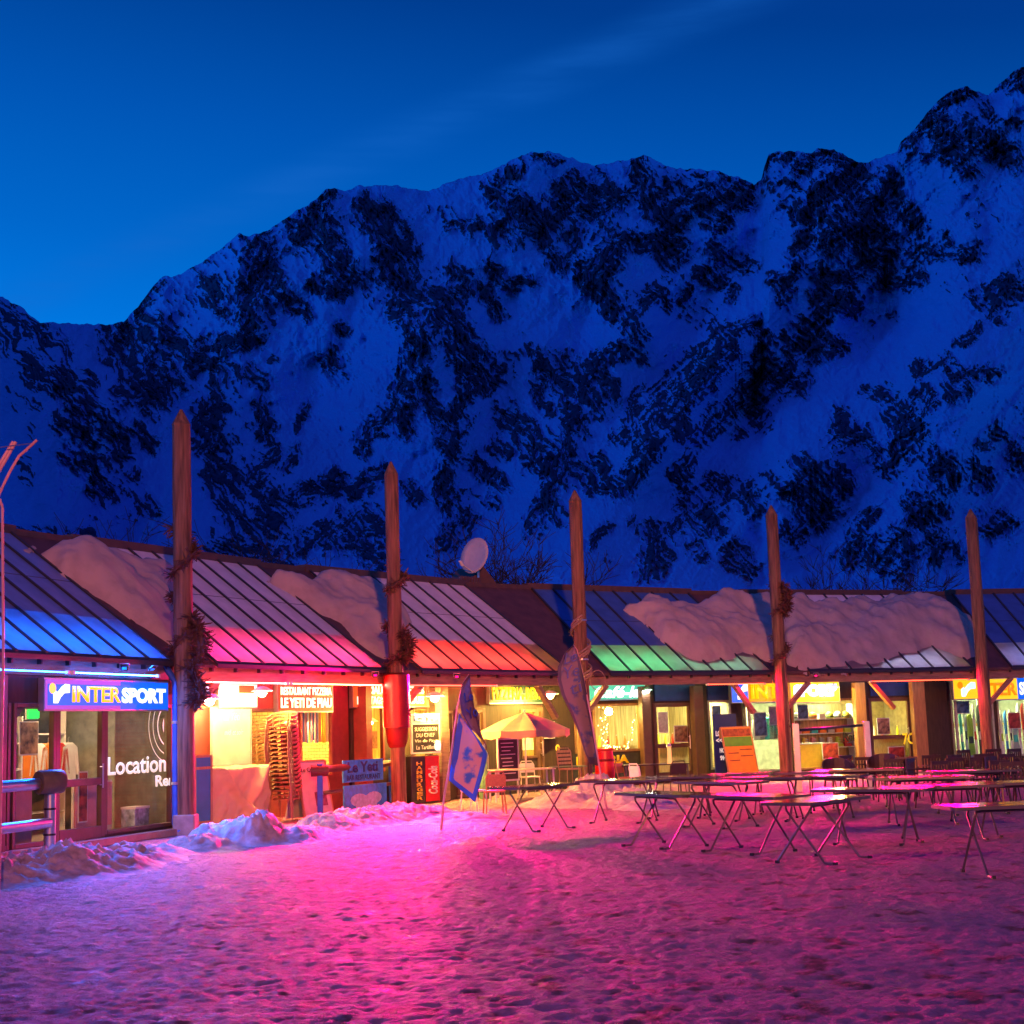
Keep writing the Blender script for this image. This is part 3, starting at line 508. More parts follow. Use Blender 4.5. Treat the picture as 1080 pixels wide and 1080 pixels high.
def signbox(i, px0, px1, py0, py1, w, label, panels, name='shop_sign'):
    B = BAY[i]; u0, u1, z0, z1 = rect(B, px0, px1, py0, py1, w)
    o = empty(name, B((u0+u1)/2, w, z0), label, 'sign')
    mb = MB(); mb.fbox(B, u0-.03, u1+.03, w+.008, w+.12, z0-.03, z1+.03); mb.build('casing', M['steel'], o)
    for f0, f1, m in panels:
        mb = MB(); mb.fbox(B, u0+(u1-u0)*f0, u0+(u1-u0)*f1-.004, w-.004, w+.008, z0, z1); mb.build('panel', E[m], o)
    def put(s, f0, f1, g0, g1, m, bold=.03, shear=0.): return text(s, B, u0+(u1-u0)*f0, u0+(u1-u0)*f1, z0+(z1-z0)*g0, z0+(z1-z0)*g1, w-.0065, E[m] if m in E else M[m], o, bold=bold, shear=shear)
    def emblem(f0, f1, mb_, md):     # a ball over a broad swoosh
        q = lambda a, b: B(u0+(u1-u0)*(f0+(f1-f0)*a), w-.006, z0+(z1-z0)*b)
        mb = MB(); mb.prism([q(.16+.15*math.cos(t*.393), .70+.18*math.sin(t*.393)) for t in range(16)], B.n*-.012); mb.build('emblem_ball', E[md], o)
        up = [(.22, .12), (.42, .12), (.55, .36), (.72, .50), (1., .52), (1., .84), (.78, .86), (.60, .74), (.48, .62), (.40, .52), (.34, .60), (.20, .48)]
        mb = MB(); mb.prism([q(a, b) for a, b in up], B.n*-.012); mb.build('emblem_swoosh', E[mb_], o)
    return o, put, emblem
o, put, emb = signbox(0, 48, 177, 718.5, 748, .17, 'blue and orange lit INTERSPORT sign over the brown double doors at far left', [(0, .58, 'violet'), (.58, 1, 'blue')])
B = BAY[0]; u0, u1, z0, z1 = rect(B, 48, 177, 718.5, 748, .17); mb = MB(); mb.fbox(B, u0+.05, u1-.05, .160, .166, z0+.06, z1-.07); mb.build('blue_field', E['blue'], o)
def put2(s, f0, f1, g0, g1, m, bold=.03): text(s, B, u0+(u1-u0)*f0, u0+(u1-u0)*f1, z0+(z1-z0)*g0, z0+(z1-z0)*g1, .156, E[m], o, bold=bold)
put2('INTER', .19, .575, .24, .80, 'ylet'); put2('SPORT', .585, .97, .22, .78, 'white', .045)
q = lambda a, b: B(u0+(u1-u0)*(.02+.15*a), .158, z0+(z1-z0)*b)
mb = MB(); mb.prism([q(.16+.15*math.cos(t*.393), .70+.18*math.sin(t*.393)) for t in range(16)], B.n*-.012); mb.build('emblem_ball', E['orange'], o)
mb = MB(); mb.prism([q(a, b) for a, b in [(.22, .2), (.42, .2), (.55, .40), (.72, .54), (1., .56), (1., .84), (.78, .86), (.60, .76), (.48, .64), (.40, .56), (.34, .62), (.20, .54)]], B.n*-.012); mb.build('emblem_swoosh', E['white'], o)
o, put, emb = signbox(1, 232, 271, 722, 745.5, 1.26, 'small red and white lit sign above the chalk board, left of the stacked chairs', [(0, 1, 'cream')])
mb = MB(); B = BAY[1]; a_ = rect(B, 252, 268, 723, 731, 1.25); mb.fbox(B, a_[0], a_[1], 1.243, 1.252, a_[2], a_[3]); mb.build('red_label', E['redp'], o)
o, put, emb = signbox(1, 294, 351, 722, 750, 1.26, 'red lit sign reading RESTAURANT PIZZERIA LE YETI DE PIAU', [(0, 1, 'redp')])
put('RESTAURANT PIZZERIA', .03, .97, .60, .90, 'cream', .02); put('LE YETI DE PIAU', .03, .97, .12, .50, 'cream', .035)
o, put, emb = signbox(2, 373, 452, 722, 745, 1.26, 'red and white lit sign reading SPECIALITES MONTAGNARDES, behind the wrapped pole', [(0, .97, 'redp2')])
put('SPECIALITES RACLETTES', .06, .93, .56, .92, 'cream', .03); put('MONTAGNARDES FONDUES', .04, .93, .10, .46, 'cream', .03)
o, put, emb = signbox(2, 517, 572, 722, 741, 1.26, 'green and yellow PIZZERIA RESTAURANT sign above the parasol', [(0, 1, 'green')])
put('PIZZERIA-REST', .03, .98, .16, .86, 'yletd', .02)
o, put, emb = signbox(3, 622, 680, 722, 737.5, 1.7, 'mint green lit cafe sign with white script over the fairy light window', [(0, 1, 'mint')])
put('Café-la', .08, .90, .10, .90, 'white', .03, .3)
o, put, emb = signbox(3, 772, 831, 718, 740, 1.2, 'red and orange left half of a lit INTERSPORT sign beside the fourth pole', [(0, .28, 'blue'), (.28, 1, 'orl')])
put('INTER', .33, 1.18, .14, .86, 'ylet', .045); emb(.04, .27, 'white', 'orange')
o, put, emb = signbox(4, 834, 885, 718.5, 740, 1.2, 'yellow right half of a lit INTERSPORT sign with white SPORT letters', [(0, 1, 'yellow')])
put('SPORT', .05, .95, .24, .86, 'paleblue', .09); put('SPORT', .06, .94, .27, .83, 'white', .03)
o, put, emb = signbox(4, 1006, 1035, 716.5, 737, 1.2, 'yellow lit sign end with a white swoosh emblem left of the last pole', [(0, 1, 'yellow')]); emb(.12, .78, 'paleblue', 'orl')
o, put, emb = signbox(5, 1042, 1104, 715.5, 737, 1.2, 'orange and blue lit INTERSPORT sign right of the last pole', [(0, .5, 'yellow'), (.5, 1, 'blue')])
put('TER', .03, .49, .18, .82, 'orl', .04); put('SPORT', .53, .97, .18, .82, 'white', .04)
# ------------------------------------------------------------------ neon below the eave, and tubes added under the glazing to light it
def strip(i, f0, f1, w, z, m, label, power, col, tilt=-25, r=.011, back=False):
    B = BAY[i]; o = empty('neon_tube', B((f0+f1)/2, w, z), label, 'neon lamp', 'coloured tube lamps under the eave')
    mb = MB(); mb.tube([B(f0, w, z), B((f0+f1)/2, w, z), B(f1, w, z)], r, 8); mb.build('tube', m, o)
    mb = MB(); mb.fbox(B, f0-.06, f0, w-.03, w+.03, z-.03, z+.03); mb.build('cap', M['white'], o); mb = MB(); mb.fbox(B, f1, f1+.06, w-.03, w+.03, z-.03, z+.03); mb.build('cap', M['white'], o)
    if power:
        l = bpy.data.lights.new('neon_light', 'AREA'); l.shape = 'RECTANGLE'; l.size = f1-f0; l.size_y = .05; l.energy = power; l.color = col
        lo = bpy.data.objects.new('neon_light', l); COL.objects.link(lo); lo.parent = o
        d = (B.n*-1*math.cos(R(tilt))+Vector((0, 0, math.sin(R(tilt))))).normalized(); x = B.e; y = d.cross(x)*-1
        mt = Matrix((x, (-d).cross(x), -d)).transposed().to_4x4(); lo.matrix_local = Matrix.Translation(B.n*-.05)@mt
NE = lambda n, c, s: emis(n, c, s)
strip(0, 4.0, 6.5, .12, 2.855, NE('neon_blue', (.02, .14, 1.), 70), 'blue neon tube under the eave of the left ski shop', 330, (.0, .14, 1.), -28)
strip(0, 1.0, 3.8, .12, 2.855, NE('neon_blue_dim', (.02, .14, 1.), 30), 'dimmer blue neon tube at the left frame edge', 90, (.0, .14, 1.), -28)
strip(0, 1.3, 7.0, .85, 2.98, NE('added_void_blue', (.0, .10, 1.), 170), 'added blue tube lamp glowing through the roof glazing at the far left', 0, None)
strip(1, .3, 3.4, .24, 2.775, NE('neon_magenta', (1., .06, .06), 70), 'pink neon tube under the eave beside the nearest pole', 130, (1., .10, .05), -35)
strip(1, 3.6, 7.0, .24, 2.775, NE('neon_red', (1., .03, .015), 150), 'red neon tube under the eave left of the wrapped pole', 520, (1., .03, .02), -35)
strip(1, .6, 6.9, .85, 3.05, NE('added_tube_magenta', (1., .015, .26), 150), 'added magenta tube lamp below the roof glazing over the stacked chairs', 0, None)
strip(2, .5, 6.2, .85, 3.05, NE('added_tube_salmon', (1., .02, .02), 260), 'added salmon red tube lamp below the roof glazing over the parasol', 0, None)
strip(2, .3, 4.2, .36, 2.785, NE('neon_red_soft', (1., .04, .03), 14), 'faint red neon tube under the eave right of the wrapped pole', 300, (1., .03, .03), -30)
strip(3, 1.0, 3.6, .85, 3.05, NE('added_tube_green', (.05, 1., .35), 60), 'added green tube lamp below the roof glazing over the cafe window', 0, None)
strip(3, 3.9, 6.6, .85, 3.05, NE('added_tube_mint', (.30, .9, .55), 40), 'added mint tube lamp below the roof glazing over the dark cafe door', 0, None)
strip(3, 4.8, 7.0, .36, 2.785, NE('neon_red_small', (1., .05, .02), 12), 'red neon tube above the orange menu board', 420, (1., .0, .08), -28)
strip(4, .6, 6.4, .85, 3.05, NE('added_tube_violet', (.45, .50, 1.), 45), 'added violet white tube lamp below the roof glazing over the yellow display', 0, None)
strip(4, 3.4, 7.0, .36, 2.785, NE('neon_red_far', (1., .05, .02), 10), 'red neon tube above the ochre posts at the right', 420, (1., .0, .10), -28)
strip(5, 1.2, 6.0, .85, 3.05, NE('added_tube_blue', (.15, .25, 1.), 45), 'added blue tube lamp below the roof glazing at the right frame edge', 0, None)
def globe(i, u, w, z, r, m, label, drop=.25, uplight_cap=True):
    B = BAY[i]; o = empty('globe_lamp', B(u, w, z), label, 'lamp')
    mb = MB(); mb.lathe(B(u, w, z), [(r*.3, -r*.95), (r*.8, -r*.6), (r, 0), (r*.8, r*.6), (r*.35, r*.95)], 12); mb.build('globe', m, o, smooth=True)
    mb = MB(); mb.tube([B(u, w, z+r*.9), B(u, w, z+r*.9+drop)], .012, 6); mb.build('stem', M['black'], o)
    if uplight_cap: mb = MB(); mb.lathe(B(u, w, z+r*.55), [(r*2.6, -.02), (r*1.2, r*.7), (r*.4, r*.9)], 14); mb.build('uplight_cap', M['white'], o)  # cap added to keep the globe's light off the roof glazing
g_w = emis('globe_warm', (1., .64, .20), 1000.); g_y = emis('globe_yellow', (1., .60, .10), 3600.); g_i = emis('globe_inside', (1., .70, .16), 420.); g_c = emis('globe_white', (.9, 1., .8), 200.)
globe(1, 1.9, 1.0, 2.45, .10, g_w, 'round warm lamp hanging over the tarpaulin covered box')
globe(1, 5.9, 1.9, 1.95, .09, g_i, 'round lamp hanging behind the beaded restaurant window')
globe(2, 1.15, 1.9, 1.95, .09, g_i, 'round yellow lamp behind the window beside the wrapped pole')
globe(2, 2.1, .62, 2.5, .10, g_y, 'round yellow lamp under the eave behind the parasol')
globe(2, 6.95, .62, 2.55, .09, g_y, 'round yellow lamp under the eave left of the third pole')
globe(3, BAY[3].u(642, 2.2, 750), 2.2, 2.1, .11, g_i, 'bright round lamp inside the fairy light window', .25, False)
globe(3, BAY[3].u(683, 1.4, 726), 1.4, 2.66, .06, g_c, 'small white lamp at the end of the mint cafe sign', .1)
globe(1, 3.1, .62, 2.60, .09, g_w, 'round warm lamp under the eave left of the stacked chairs')
globe(4, 2.4, .9, 2.62, .07, g_y, 'small yellow lamp under the eave in front of the yellow display', .1)
def added_flood(i, u, w, z, aim, power, col, ang, label):  # spots added on the beam to colour the snow, housings invented too
    B = BAY[i]; p = B(u, w, z); o = empty('added_floodlight', p, label, 'floodlight', 'coloured floodlights added below the eave'); d = (Vector(aim)-p).normalized(); sd_ = d.cross(Vector((0, 0, 1))).normalized(); up_ = sd_.cross(d)
    F = lambda a, b, c: p+sd_*a+d*b+up_*c
    mb = MB(); mb.fbox(F, -.065, .065, -.05, .0, -.045, .045); mb.build('housing', M['black'], o, bevel=.01)
    mb = MB(); mb.fbox(F, -.035, .035, .001, .005, -.022, .022); mb.build('lens', emis('added_lens', col, 3.), o)
    mb = MB(); mb.tube([F(-.075, -.025, 0), F(-.075, -.025, .08), F(.075, -.025, .08), F(.075, -.025, 0)], .007, 6); mb.build('bracket', M['steel'], o)
    l = bpy.data.lights.new('added_spot', 'SPOT'); l.energy = power; l.color = col; l.spot_size = R(ang); l.spot_blend = 1.; l.shadow_soft_size = .06
    lo = bpy.data.objects.new('added_spot', l); COL.objects.link(lo); lo.parent = o; lo.location = d*.04; lo.rotation_euler = d.to_track_quat('-Z', 'Y').to_euler()
added_flood(1, 6.4, .0, 2.98, gnd(420, 950), 11000, (1., .0, .22), 96, 'added magenta floodlight under the eave left of the wrapped pole')
added_flood(2, 2.2, .0, 2.98, gnd(590, 985), 9500, (1., .0, .19), 88, 'added magenta floodlight under the eave behind the parasol')
added_flood(4, 1.2, .0, 2.98, gnd(860, 940), 6000, (1., .0, .14), 104, 'added pink floodlight under the eave right of the fourth pole')
added_flood(0, 6.0, -.1, 2.95, gnd(250, 886), 2600, (.0, .12, 1.), 48, 'added blue floodlight at the corner of the left ski shop')
added_flood(0, 5.2, -.05, 2.95, gnd(60, 950), 1500, (.0, .14, 1.), 80, 'added blue floodlight above the INTERSPORT sign')
# ------------------------------------------------------------------ the five tall pointed poles
M['pole'] = mat('weathered_pole_wood', (.19, .105, .058), .8, var=.7, scale=4, stretch=(5, 5, .35), bump=.5)
M['garland'] = mat('withered_garland', (.10, .045, .035), .8, var=.5, scale=14); M['rope'] = mat('old_rope', (.33, .24, .17), .8, var=.3, scale=20); M['concrete'] = mat('concrete_plinth', (.30, .27, .25), .8, var=.3)
tops = [(191, 432), (412, 487), (606, 517), (813, 533), (1023.5, 537)]; rad = [.178, .172, .19, .185, .185]
PLAB = ['nearest and tallest looking pointed timber pole, beside the INTERSPORT corner', 'pointed timber pole with a red wrapped sleeve in front of the restaurant', 'pointed timber pole wound with rope behind the right feather flag',
        'pointed timber pole splitting the red and yellow INTERSPORT sign', 'rightmost pointed timber pole, bare of garlands']
PAX = []
for k in range(5):
    b = PB[k]; t_ = at(*tops[k], b.y); PAX.append((b, t_)); r = rad[k]
    o = empty('timber_pole', b, PLAB[k], 'pole', 'tall pointed timber poles along the eave')
    mb = MB(); n = 12; ring = []; rng = np.random.RandomState(k); ph = rng.rand(n)*.16+.90
    hs = [0, .1, .2, .3, .4, .5, .6, .7, .8, .9, .958]
    b0 = len(mb.v)
    for q, f in enumerate(hs+[.962, 1.0]):
        c = b.lerp(t_, f); rr = r*(1.04-.07*f) if q < len(hs) else (r*1.02 if f < 1 else .025)
        for j in range(n):
            a = 2*math.pi*j/n; m_ = ph[j]*(1+.03*math.sin(f*23+j*2.1)); mb.v.append(c+Vector((math.cos(a), math.sin(a), 0))*rr*m_)
    L_ = len(hs)+2
    for q in range(L_-1):
        for j in range(n): mb.f.append((q*n+j, q*n+(j+1) % n, (q+1)*n+(j+1) % n, (q+1)*n+j))
    mb.f.append(tuple((L_-1)*n+j for j in range(n)))
    mb.build('shaft', M['pole'], o, smooth=True)
    if k == 0:
        mb = MB(); mb.box(b-Vector((.2, .2, .05)), b+Vector((.2, .2, .36))); mb.build('plinth', M['concrete'], o, bevel=.02)
    # garlands: bundles of dry stems wound round the pole
    def helix(f0, f1, turns, a0, rr, sag=0.):
        P = []
        for q in range(int(24*turns)+2):
            s_ = q/(24*turns+1); c = b.lerp(t_, f0+(f1-f0)*s_); a = a0+s_*turns*2*math.pi; P.append(c+Vector((math.cos(a), math.sin(a), 0))*(rr+sag*math.sin(s_*math.pi)))
        return P
    def tuft(mb, c, rad_, cnt, ln, seed):
        rg = random.Random(seed)
        for _ in range(cnt):
            d = Vector((rg.gauss(0, 1), rg.gauss(0, 1), rg.gauss(-.25, .8))).normalized(); p = c+d*rad_*rg.random(); q = p+d*ln*rg.uniform(.4, 1)
            s_ = d.cross(Vector((rg.random(), rg.random(), rg.random()))).normalized()*.016*rg.uniform(.6, 1.5)
            mb.face([p-s_, p+s_, q+s_*.4, q-s_*.4])
    spec = [[(.60, .72, .9, -2.6), (.42, .56, 1.0, -2.9), (.38, .43, .5, -1.2)], [(.62, .70, .7, -2.2), (.40, .53, 1.0, -2.8), (.27, .33, .8, -1)], [(.42, .56, 1.2, -2.4), (.34, .42, .8, -2.8)], [(.60, .72, .7, -2.), (.42, .52, .8, -2.7)], []][k]
    for si, (f0, f1, tn, a0) in enumerate(spec):
        gm = MB(); H_ = helix(f0, f1, tn, a0, r+.03, .03)
        gm.tube(H_, .035 if k != 2 else .03, 6)
        if k == 2:
            for s2 in (.08, .16): gm.tube([p+Vector((.02, -.02, s2)) for p in H_], .026, 6)
        for q, p in enumerate(H_[::2]): tuft(gm, p, .05, 26 if k != 2 else 6, .20 if k != 2 else .10, k*100+si*40+q)
        gm.build('garland' if k != 2 else 'rope_coil', M['garland'] if k != 2 else M['rope'], o)
    if k in (0, 1, 3):      # a hanging ragged swag on the right flank
        for (f0, f1, off) in ([(.50, .38, .17), (.30, .36, .12)] if k == 0 else [(.50, .42, .12)] if k == 1 else [(.70, .60, .13)]):
            gm = MB(); P = [b.lerp(t_, f0+(f1-f0)*q/6)+Vector((r+off*math.sin(q/6*math.pi), -.08, 0)) for q in range(7)]
            gm.tube(P, [.04, .07, .09, .10, .09, .07, .04], 7)
            for q, p in enumerate(P): tuft(gm, p, .12, 110, .20, 900+k*10+q)
            gm.build('swag', M['garland'], o)
    if k == 2:
        lp = MB(); c = b.lerp(t_, .36)+Vector((.42, -.1, 0)); lp.tube([c+Vector((.20*math.cos(a*.45), 0, .27*math.sin(a*.45))) for a in range(15)], .012, 6); lp.build('wire_loop', M['rope'], o)
        for f in (.43, .56):
            lp = MB(); c = b.lerp(t_, f); lp.lathe(c, [(r*1.06, -.02), (r*1.07, 0), (r*1.06, .02)], 14); lp.build('band', M['steel'], o)
    if k == 1:
        B = BAY[2]; c = b.lerp(t_, .30); s0 = b.lerp(t_, .235); d0 = b.lerp(t_, .19)
        lp = MB(); lp.lathe(Vector((c.x, c.y, 0)), [(r*1.05, d0.z-.14), (.23, d0.z-.02), (.27, s0.z-.06), (.31, s0.z-.05), (.30, 3.0), (.17, 3.05)], 18); lp.build('wrapped_sleeve', M['red'], o, smooth=True)
    if k == 3:
        lp = MB(); c = b.lerp(t_, .20)+Vector((.22, -.05, 0)); lp.tube([c+Vector((.12*math.cos(a), -.05, .14*math.sin(a))) for a in (2.6, 3.3, 4., 4.7, 5.4, 6.1, 6.6)], .03, 7); lp.build('hook', M['garland'], o, smooth=True)
# ------------------------------------------------------------------ thick snow left on the roof
def roof_at(x, y):
    z = np.full(np.shape(x), -9.)
    for B in BAY: z = np.maximum(z, (x-B.o.x)*B.n.x+(y-B.o.y)*B.n.y)
    return EZ+SL*(np.minimum(z, RW)-EW)
def on_roof(px, py):
    d = ray(px, py); a = 18.
    while a < 70:
        p = EYE+d*((a+.25)/d.y)
        if p.z < float(roof_at(np.array(p.x), np.array(p.y))): break
        a += .25
    c = a+.25
    for _ in range(25):
        m_ = (a+c)/2; p = EYE+d*(m_/d.y)
        if p.z < float(roof_at(np.array(p.x), np.array(p.y))): c = m_
        else: a = m_
    return EYE+d*(a/d.y)
def inside(x, y, P):
    c = np.zeros(x.shape, bool); dmin = np.full(x.shape, 99.); n = len(P)
    for k in range(n):
        (x0, y0), (x1, y1) = P[k], P[(k+1) % n]
        cond = ((y0 > y) != (y1 > y)) & (x < (x1-x0)*(y-y0)/(y1-y0+1e-9)+x0); c ^= cond
        dx, dy = x1-x0, y1-y0; q = np.clip(((x-x0)*dx+(y-y0)*dy)/(dx*dx+dy*dy+1e-9), 0, 1); dmin = np.minimum(dmin, np.hypot(x-x0-q*dx, y-y0-q*dy))
    return c, dmin
def masked_grid(name, x, y, z, keep, m, label, cat):
    idx = -np.ones(x.shape, int); idx[keep] = np.arange(keep.sum()); F = []
    a, b, c, d = idx[:-1, :-1], idx[:-1, 1:], idx[1:, 1:], idx[1:, :-1]; ok = (a >= 0) & (b >= 0) & (c >= 0) & (d >= 0)
    F = np.stack([a[ok], b[ok], c[ok], d[ok]], -1)
    me = bpy.data.meshes.new(name); V = np.stack([x[keep], y[keep], z[keep]], -1); o0 = V.mean(0); o0[2] = V[:, 2].min()
    me.from_pydata((V-o0).tolist(), [], F.tolist()); me.polygons.foreach_set('use_smooth', [True]*len(me.polygons)); me.materials.append(m)
    o = bpy.data.objects.new(name, me); COL.objects.link(o); o.location = o0; return tag(o, label, cat)
def heap(poly, T, seed, label, lump=1.):
    P = [(q.x, q.y) for q in (on_roof(*p) for p in poly)]
    xs_ = np.arange(min(p[0] for p in P)-.4, max(p[0] for p in P)+.4, .085); ys_ = np.arange(min(p[1] for p in P)-.4, max(p[1] for p in P)+.4, .085); x, y = np.meshgrid(xs_, ys_)
    wx_ = x+fbm(x*1.1, y*1.1, 4, seed)*.26; wy_ = y+fbm(x*1.1, y*1.1, 4, seed+9)*.26
    c, d = inside(wx_, wy_, P); d = np.where(c, d, -d)
    t_ = T*.85*(1-np.exp(-np.clip(d, 0, 9)/.24))*(1+.75*fbm(x*.42, y*.42, 2, seed+3)*lump+.30*fbm(x*1.1, y*1.1, 3, seed+5)+.30*(ridged(x*1.5, y*1.5, 4, seed+6)-.5)+.09*fbm(x*5, y*5, 3, seed+7))
    z = roof_at(x, y)+np.where(d > 0, t_, d*1.1)
    return masked_grid('roof_snow', x, y, z, d > -.13, M['roofsnow'], label, 'snow slab')
heap([(38, 583), (75, 584), (110, 588), (150, 596), (188, 606), (188, 690), (172, 678), (150, 662), (120, 640), (95, 625), (70, 608)], .55, 1, 'thick snow slab on the roof left of the nearest pole')
heap([(282, 613), (330, 611), (370, 615), (412, 620), (432, 655), (434, 690), (408, 697), (380, 680), (350, 655), (320, 637), (298, 624)], .55, 2, 'rounded snow slab on the roof left of the wrapped pole')
heap([(655, 644), (690, 638), (722, 638), (755, 632), (816, 628), (826, 660), (828, 701), (790, 690), (745, 700), (722, 694), (700, 676), (678, 656)], .60, 3, 'wide snow slab on the roof left of the fourth pole')
heap([(826, 632), (850, 636), (880, 642), (915, 636), (960, 632), (1000, 640), (1024, 652), (1032, 690), (1020, 694), (985, 684), (960, 690), (925, 698), (880, 704), (842, 702), (828, 700)], .62, 4, 'longest snow slab, covering the roof between the two right-hand poles', 1.2)
heap([(20, 577), (42, 577), (44, 583), (24, 583)], .2, 5, 'small lump of snow near the ridge at far left')
# ------------------------------------------------------------------ ploughed snow heaps on the ground
def pile(blobs, label, seed, m='pilesnow', rough=1.):
    G = [(gnd(px, py), r, hh) for px, py, r, hh in blobs]
    xs_ = np.arange(min(g.x-r*2.2 for g, r, h in G), max(g.x+r*2.2 for g, r, h in G), .042); ys_ = np.arange(min(g.y-r*2.6 for g, r, h in G), max(g.y+r*2.6 for g, r, h in G), .05); x, y = np.meshgrid(xs_, ys_)
    z = np.zeros(x.shape)
    for g, r, hh in G: q_ = ((x-g.x)**2+((y-g.y)/1.25)**2)/(r*r); z = np.maximum(z, hh*.78*np.exp(-(q_*.8)**1.6))
    z = z*(1+.5*fbm(x*1.3, y*1.1, 3, seed+2)); lum = (1-np.abs(fbm(x*4.6, y*4.0, 4, seed))*2.8)*.24+fbm(x*8, y*7, 4, seed+4)*.24-.06
    z = z*(1+lum*rough)+.045*rough*(ridged(x*3.3, y*3., 3, seed+8)-.5)*np.clip(z*6, 0, 1)-.035
    return masked_grid('snow_heap', x, y, z, z > -.028, M[m], label, 'snow heap')
pile([(-40, 928, 1.0, .32), (5, 926, .8, .34), (50, 922, .75, .42), (95, 916, .7, .38), (135, 908, .6, .28), (165, 902, .5, .16)], 'dirty ploughed snow heap in front of the left ski shop', 11)
pile([(212, 894, .55, .26), (238, 889, .55, .42), (268, 888, .5, .52), (300, 886, .55, .26), (325, 882, .5, .2)], 'blue lit snow heap in front of the tarpaulin covered box', 12)
pile([(345, 874, .6, .28), (375, 869, .7, .33), (412, 864, .8, .36), (446, 862, .7, .28), (484, 864, .7, .16)], 'pink lit snow heap below the barrier and the wrapped pole', 13)
pile([(600, 848, .8, .36), (630, 843, .9, .62), (660, 848, .8, .42), (688, 851, .6, .2)], 'orange lit snow heap around the foot of the third pole', 14, 'pilesnowc', .7)
# ------------------------------------------------------------------ folding tables on the plaza
def wetwood():
    m, t, b = newmat('wet_table_top'); n = t.nodes; l = t.links
    tcn = n.new('ShaderNodeTexCoord'); nz = n.new('ShaderNodeTexNoise'); nz.inputs['Scale'].default_value = 4; nz.inputs['Detail'].default_value = 6; l.new(tcn.outputs['Object'], nz.inputs[0])
    rr = n.new('ShaderNodeValToRGB'); l.new(nz.outputs[0], rr.inputs[0]); e = rr.color_ramp.elements; e[0].position = .35; e[0].color = (.035, .020, .015, 1); e[1].position = .68; e[1].color = (.075, .042, .03, 1); l.new(rr.outputs[0], b.inputs['Base Color'])
    mr = n.new('ShaderNodeMapRange'); l.new(nz.outputs[0], mr.inputs[0]); mr.inputs[1].default_value = .4; mr.inputs[2].default_value = .65; mr.inputs[3].default_value = .07; mr.inputs[4].default_value = .22; l.new(mr.outputs[0], b.inputs['Roughness']); b.inputs['Specular IOR Level'].default_value = .5
    return m
M['top'] = wetwood(); M['leg'] = mat('table_leg_steel', (.16, .13, .13), .38, metal=.6, var=.25, bump=.03); M['edge'] = mat('table_edge_strip', (.12, .10, .10), .3, metal=.5, var=.1, bump=0)
def make_table(TL=1.62, TW=.70):
    r = empty('folding_table', (0, 0, 0))
    mb = MB(); c = .06; X, Y = TL/2, TW/2; P = []
    for sx, sy, a0 in ((1, -1, -90), (1, 1, 0), (-1, 1, 90), (-1, -1, 180)):
        for k in range(4): a = R(a0+k*30); P.append((sx*(X-c)+c*math.cos(a), sy*(Y-c)+c*math.sin(a), .725))
    mb.prism(P, (0, 0, .025)); tp = mb.build('table_top', M['top'], r)
    mb = MB(); k = len(P); loop = [(p[0]*1.004, p[1]*1.008, .735) for p in P]
    for q in range(k):
        a, b = loop[q], loop[(q+1) % k]; mb.face([(a[0], a[1], .712), (b[0], b[1], .712), (b[0], b[1], .748), (a[0], a[1], .748)])
    mb.build('edge_strip', M['edge'], tp)
    xl = .50
    for s, xw in ((1, xl), (-1, xl-.045)):
        mb = MB(); top = .69; y0, y1 = -.20*s, .31*s
        mb.tube([(-xw, y1, .015), (-xw, y0+(y1-y0)*.06, top-.06), (-xw+.02, y0+.01*s, top-.01), (-xw+.07, y0, top), (xw-.07, y0, top), (xw-.02, y0+.01*s, top-.01), (xw, y0+(y1-y0)*.06, top-.06), (xw, y1, .015)], .0145, 7)
        if s == -1:
            for sx in (-1, 1): mb.tube([(sx*xw, y1, .016), (sx*xw, y1-.035, .014), (sx*xw, y1-.14, .014)], .0145, 7)
        lg = mb.build('leg_frame', M['leg'], r, smooth=True)
        for sx in (-1, 1):
            fb = MB(); yy = y1 if s == 1 else y1-.14; fb.box((sx*xw-.02, yy-.022, .0), (sx*xw+.02, yy+.022, .035)); fb.build('foot', M['black'], lg)
    mb = MB(); 
    for sx in (-1, 1): mb.tube([(sx*(xl-.02)-.035, .055, .345), (sx*(xl-.02)+.035, .055, .345)], .012, 6)
    hb = mb
    return r
TT = [((543, 878), (588, 872), 48, 'lone folding table between the two feather flags'), ((680, 889), (730, 896), -58, 'folding table with a blue shining edge, leftmost of the front row'), ((767, 896), (819, 900), -52, 'folding table second from the left in the front row'),
      ((849, 910), (880, 905), 50, 'folding table with a blue glossy top standing corner-on in front of the others'), ((1038, 921), (1110, 921), 6, 'nearest folding table, cut off by the right frame edge'),
      ((645, 868), (672, 866), -28, 'pale topped folding table at the left end of the back row'), ((703, 860), (732, 864), -20, 'red lit folding table just right of the red barrel'), ((746, 871), (778, 873), -50, 'folding table with a purple shining edge in the middle row'),
      ((795, 864), (830, 866), -30, 'brown folding table in front of the orange menu board'), ((848, 862), (884, 866), -24, 'folding table with a red sheen below the yellow display window'), ((905, 889), (944, 889), -28, 'folding table with a blue front edge in the middle of the right group'),
      ((980, 885), (1012, 885), 4, 'long pale shining folding table left of the nearest right-hand one'), ((1066, 880), (1092, 880), 2, 'folding table with an orange reflection at the right edge'), ((1012, 858), (1040, 858), 6, 'red topped folding table among the dark chairs at the right'), ((893, 853), (925, 853), -8, 'folding table in front of the round backed armchairs'), ((815, 857), (845, 857), -10, 'folding table directly at the foot of the fourth pole'), ((760, 858), (788, 859), -18, 'folding table in front of the blue rental panel'), ((958, 868), (990, 869), -6, 'folding table between the long pale one and the dark chairs')]
proto = make_table()
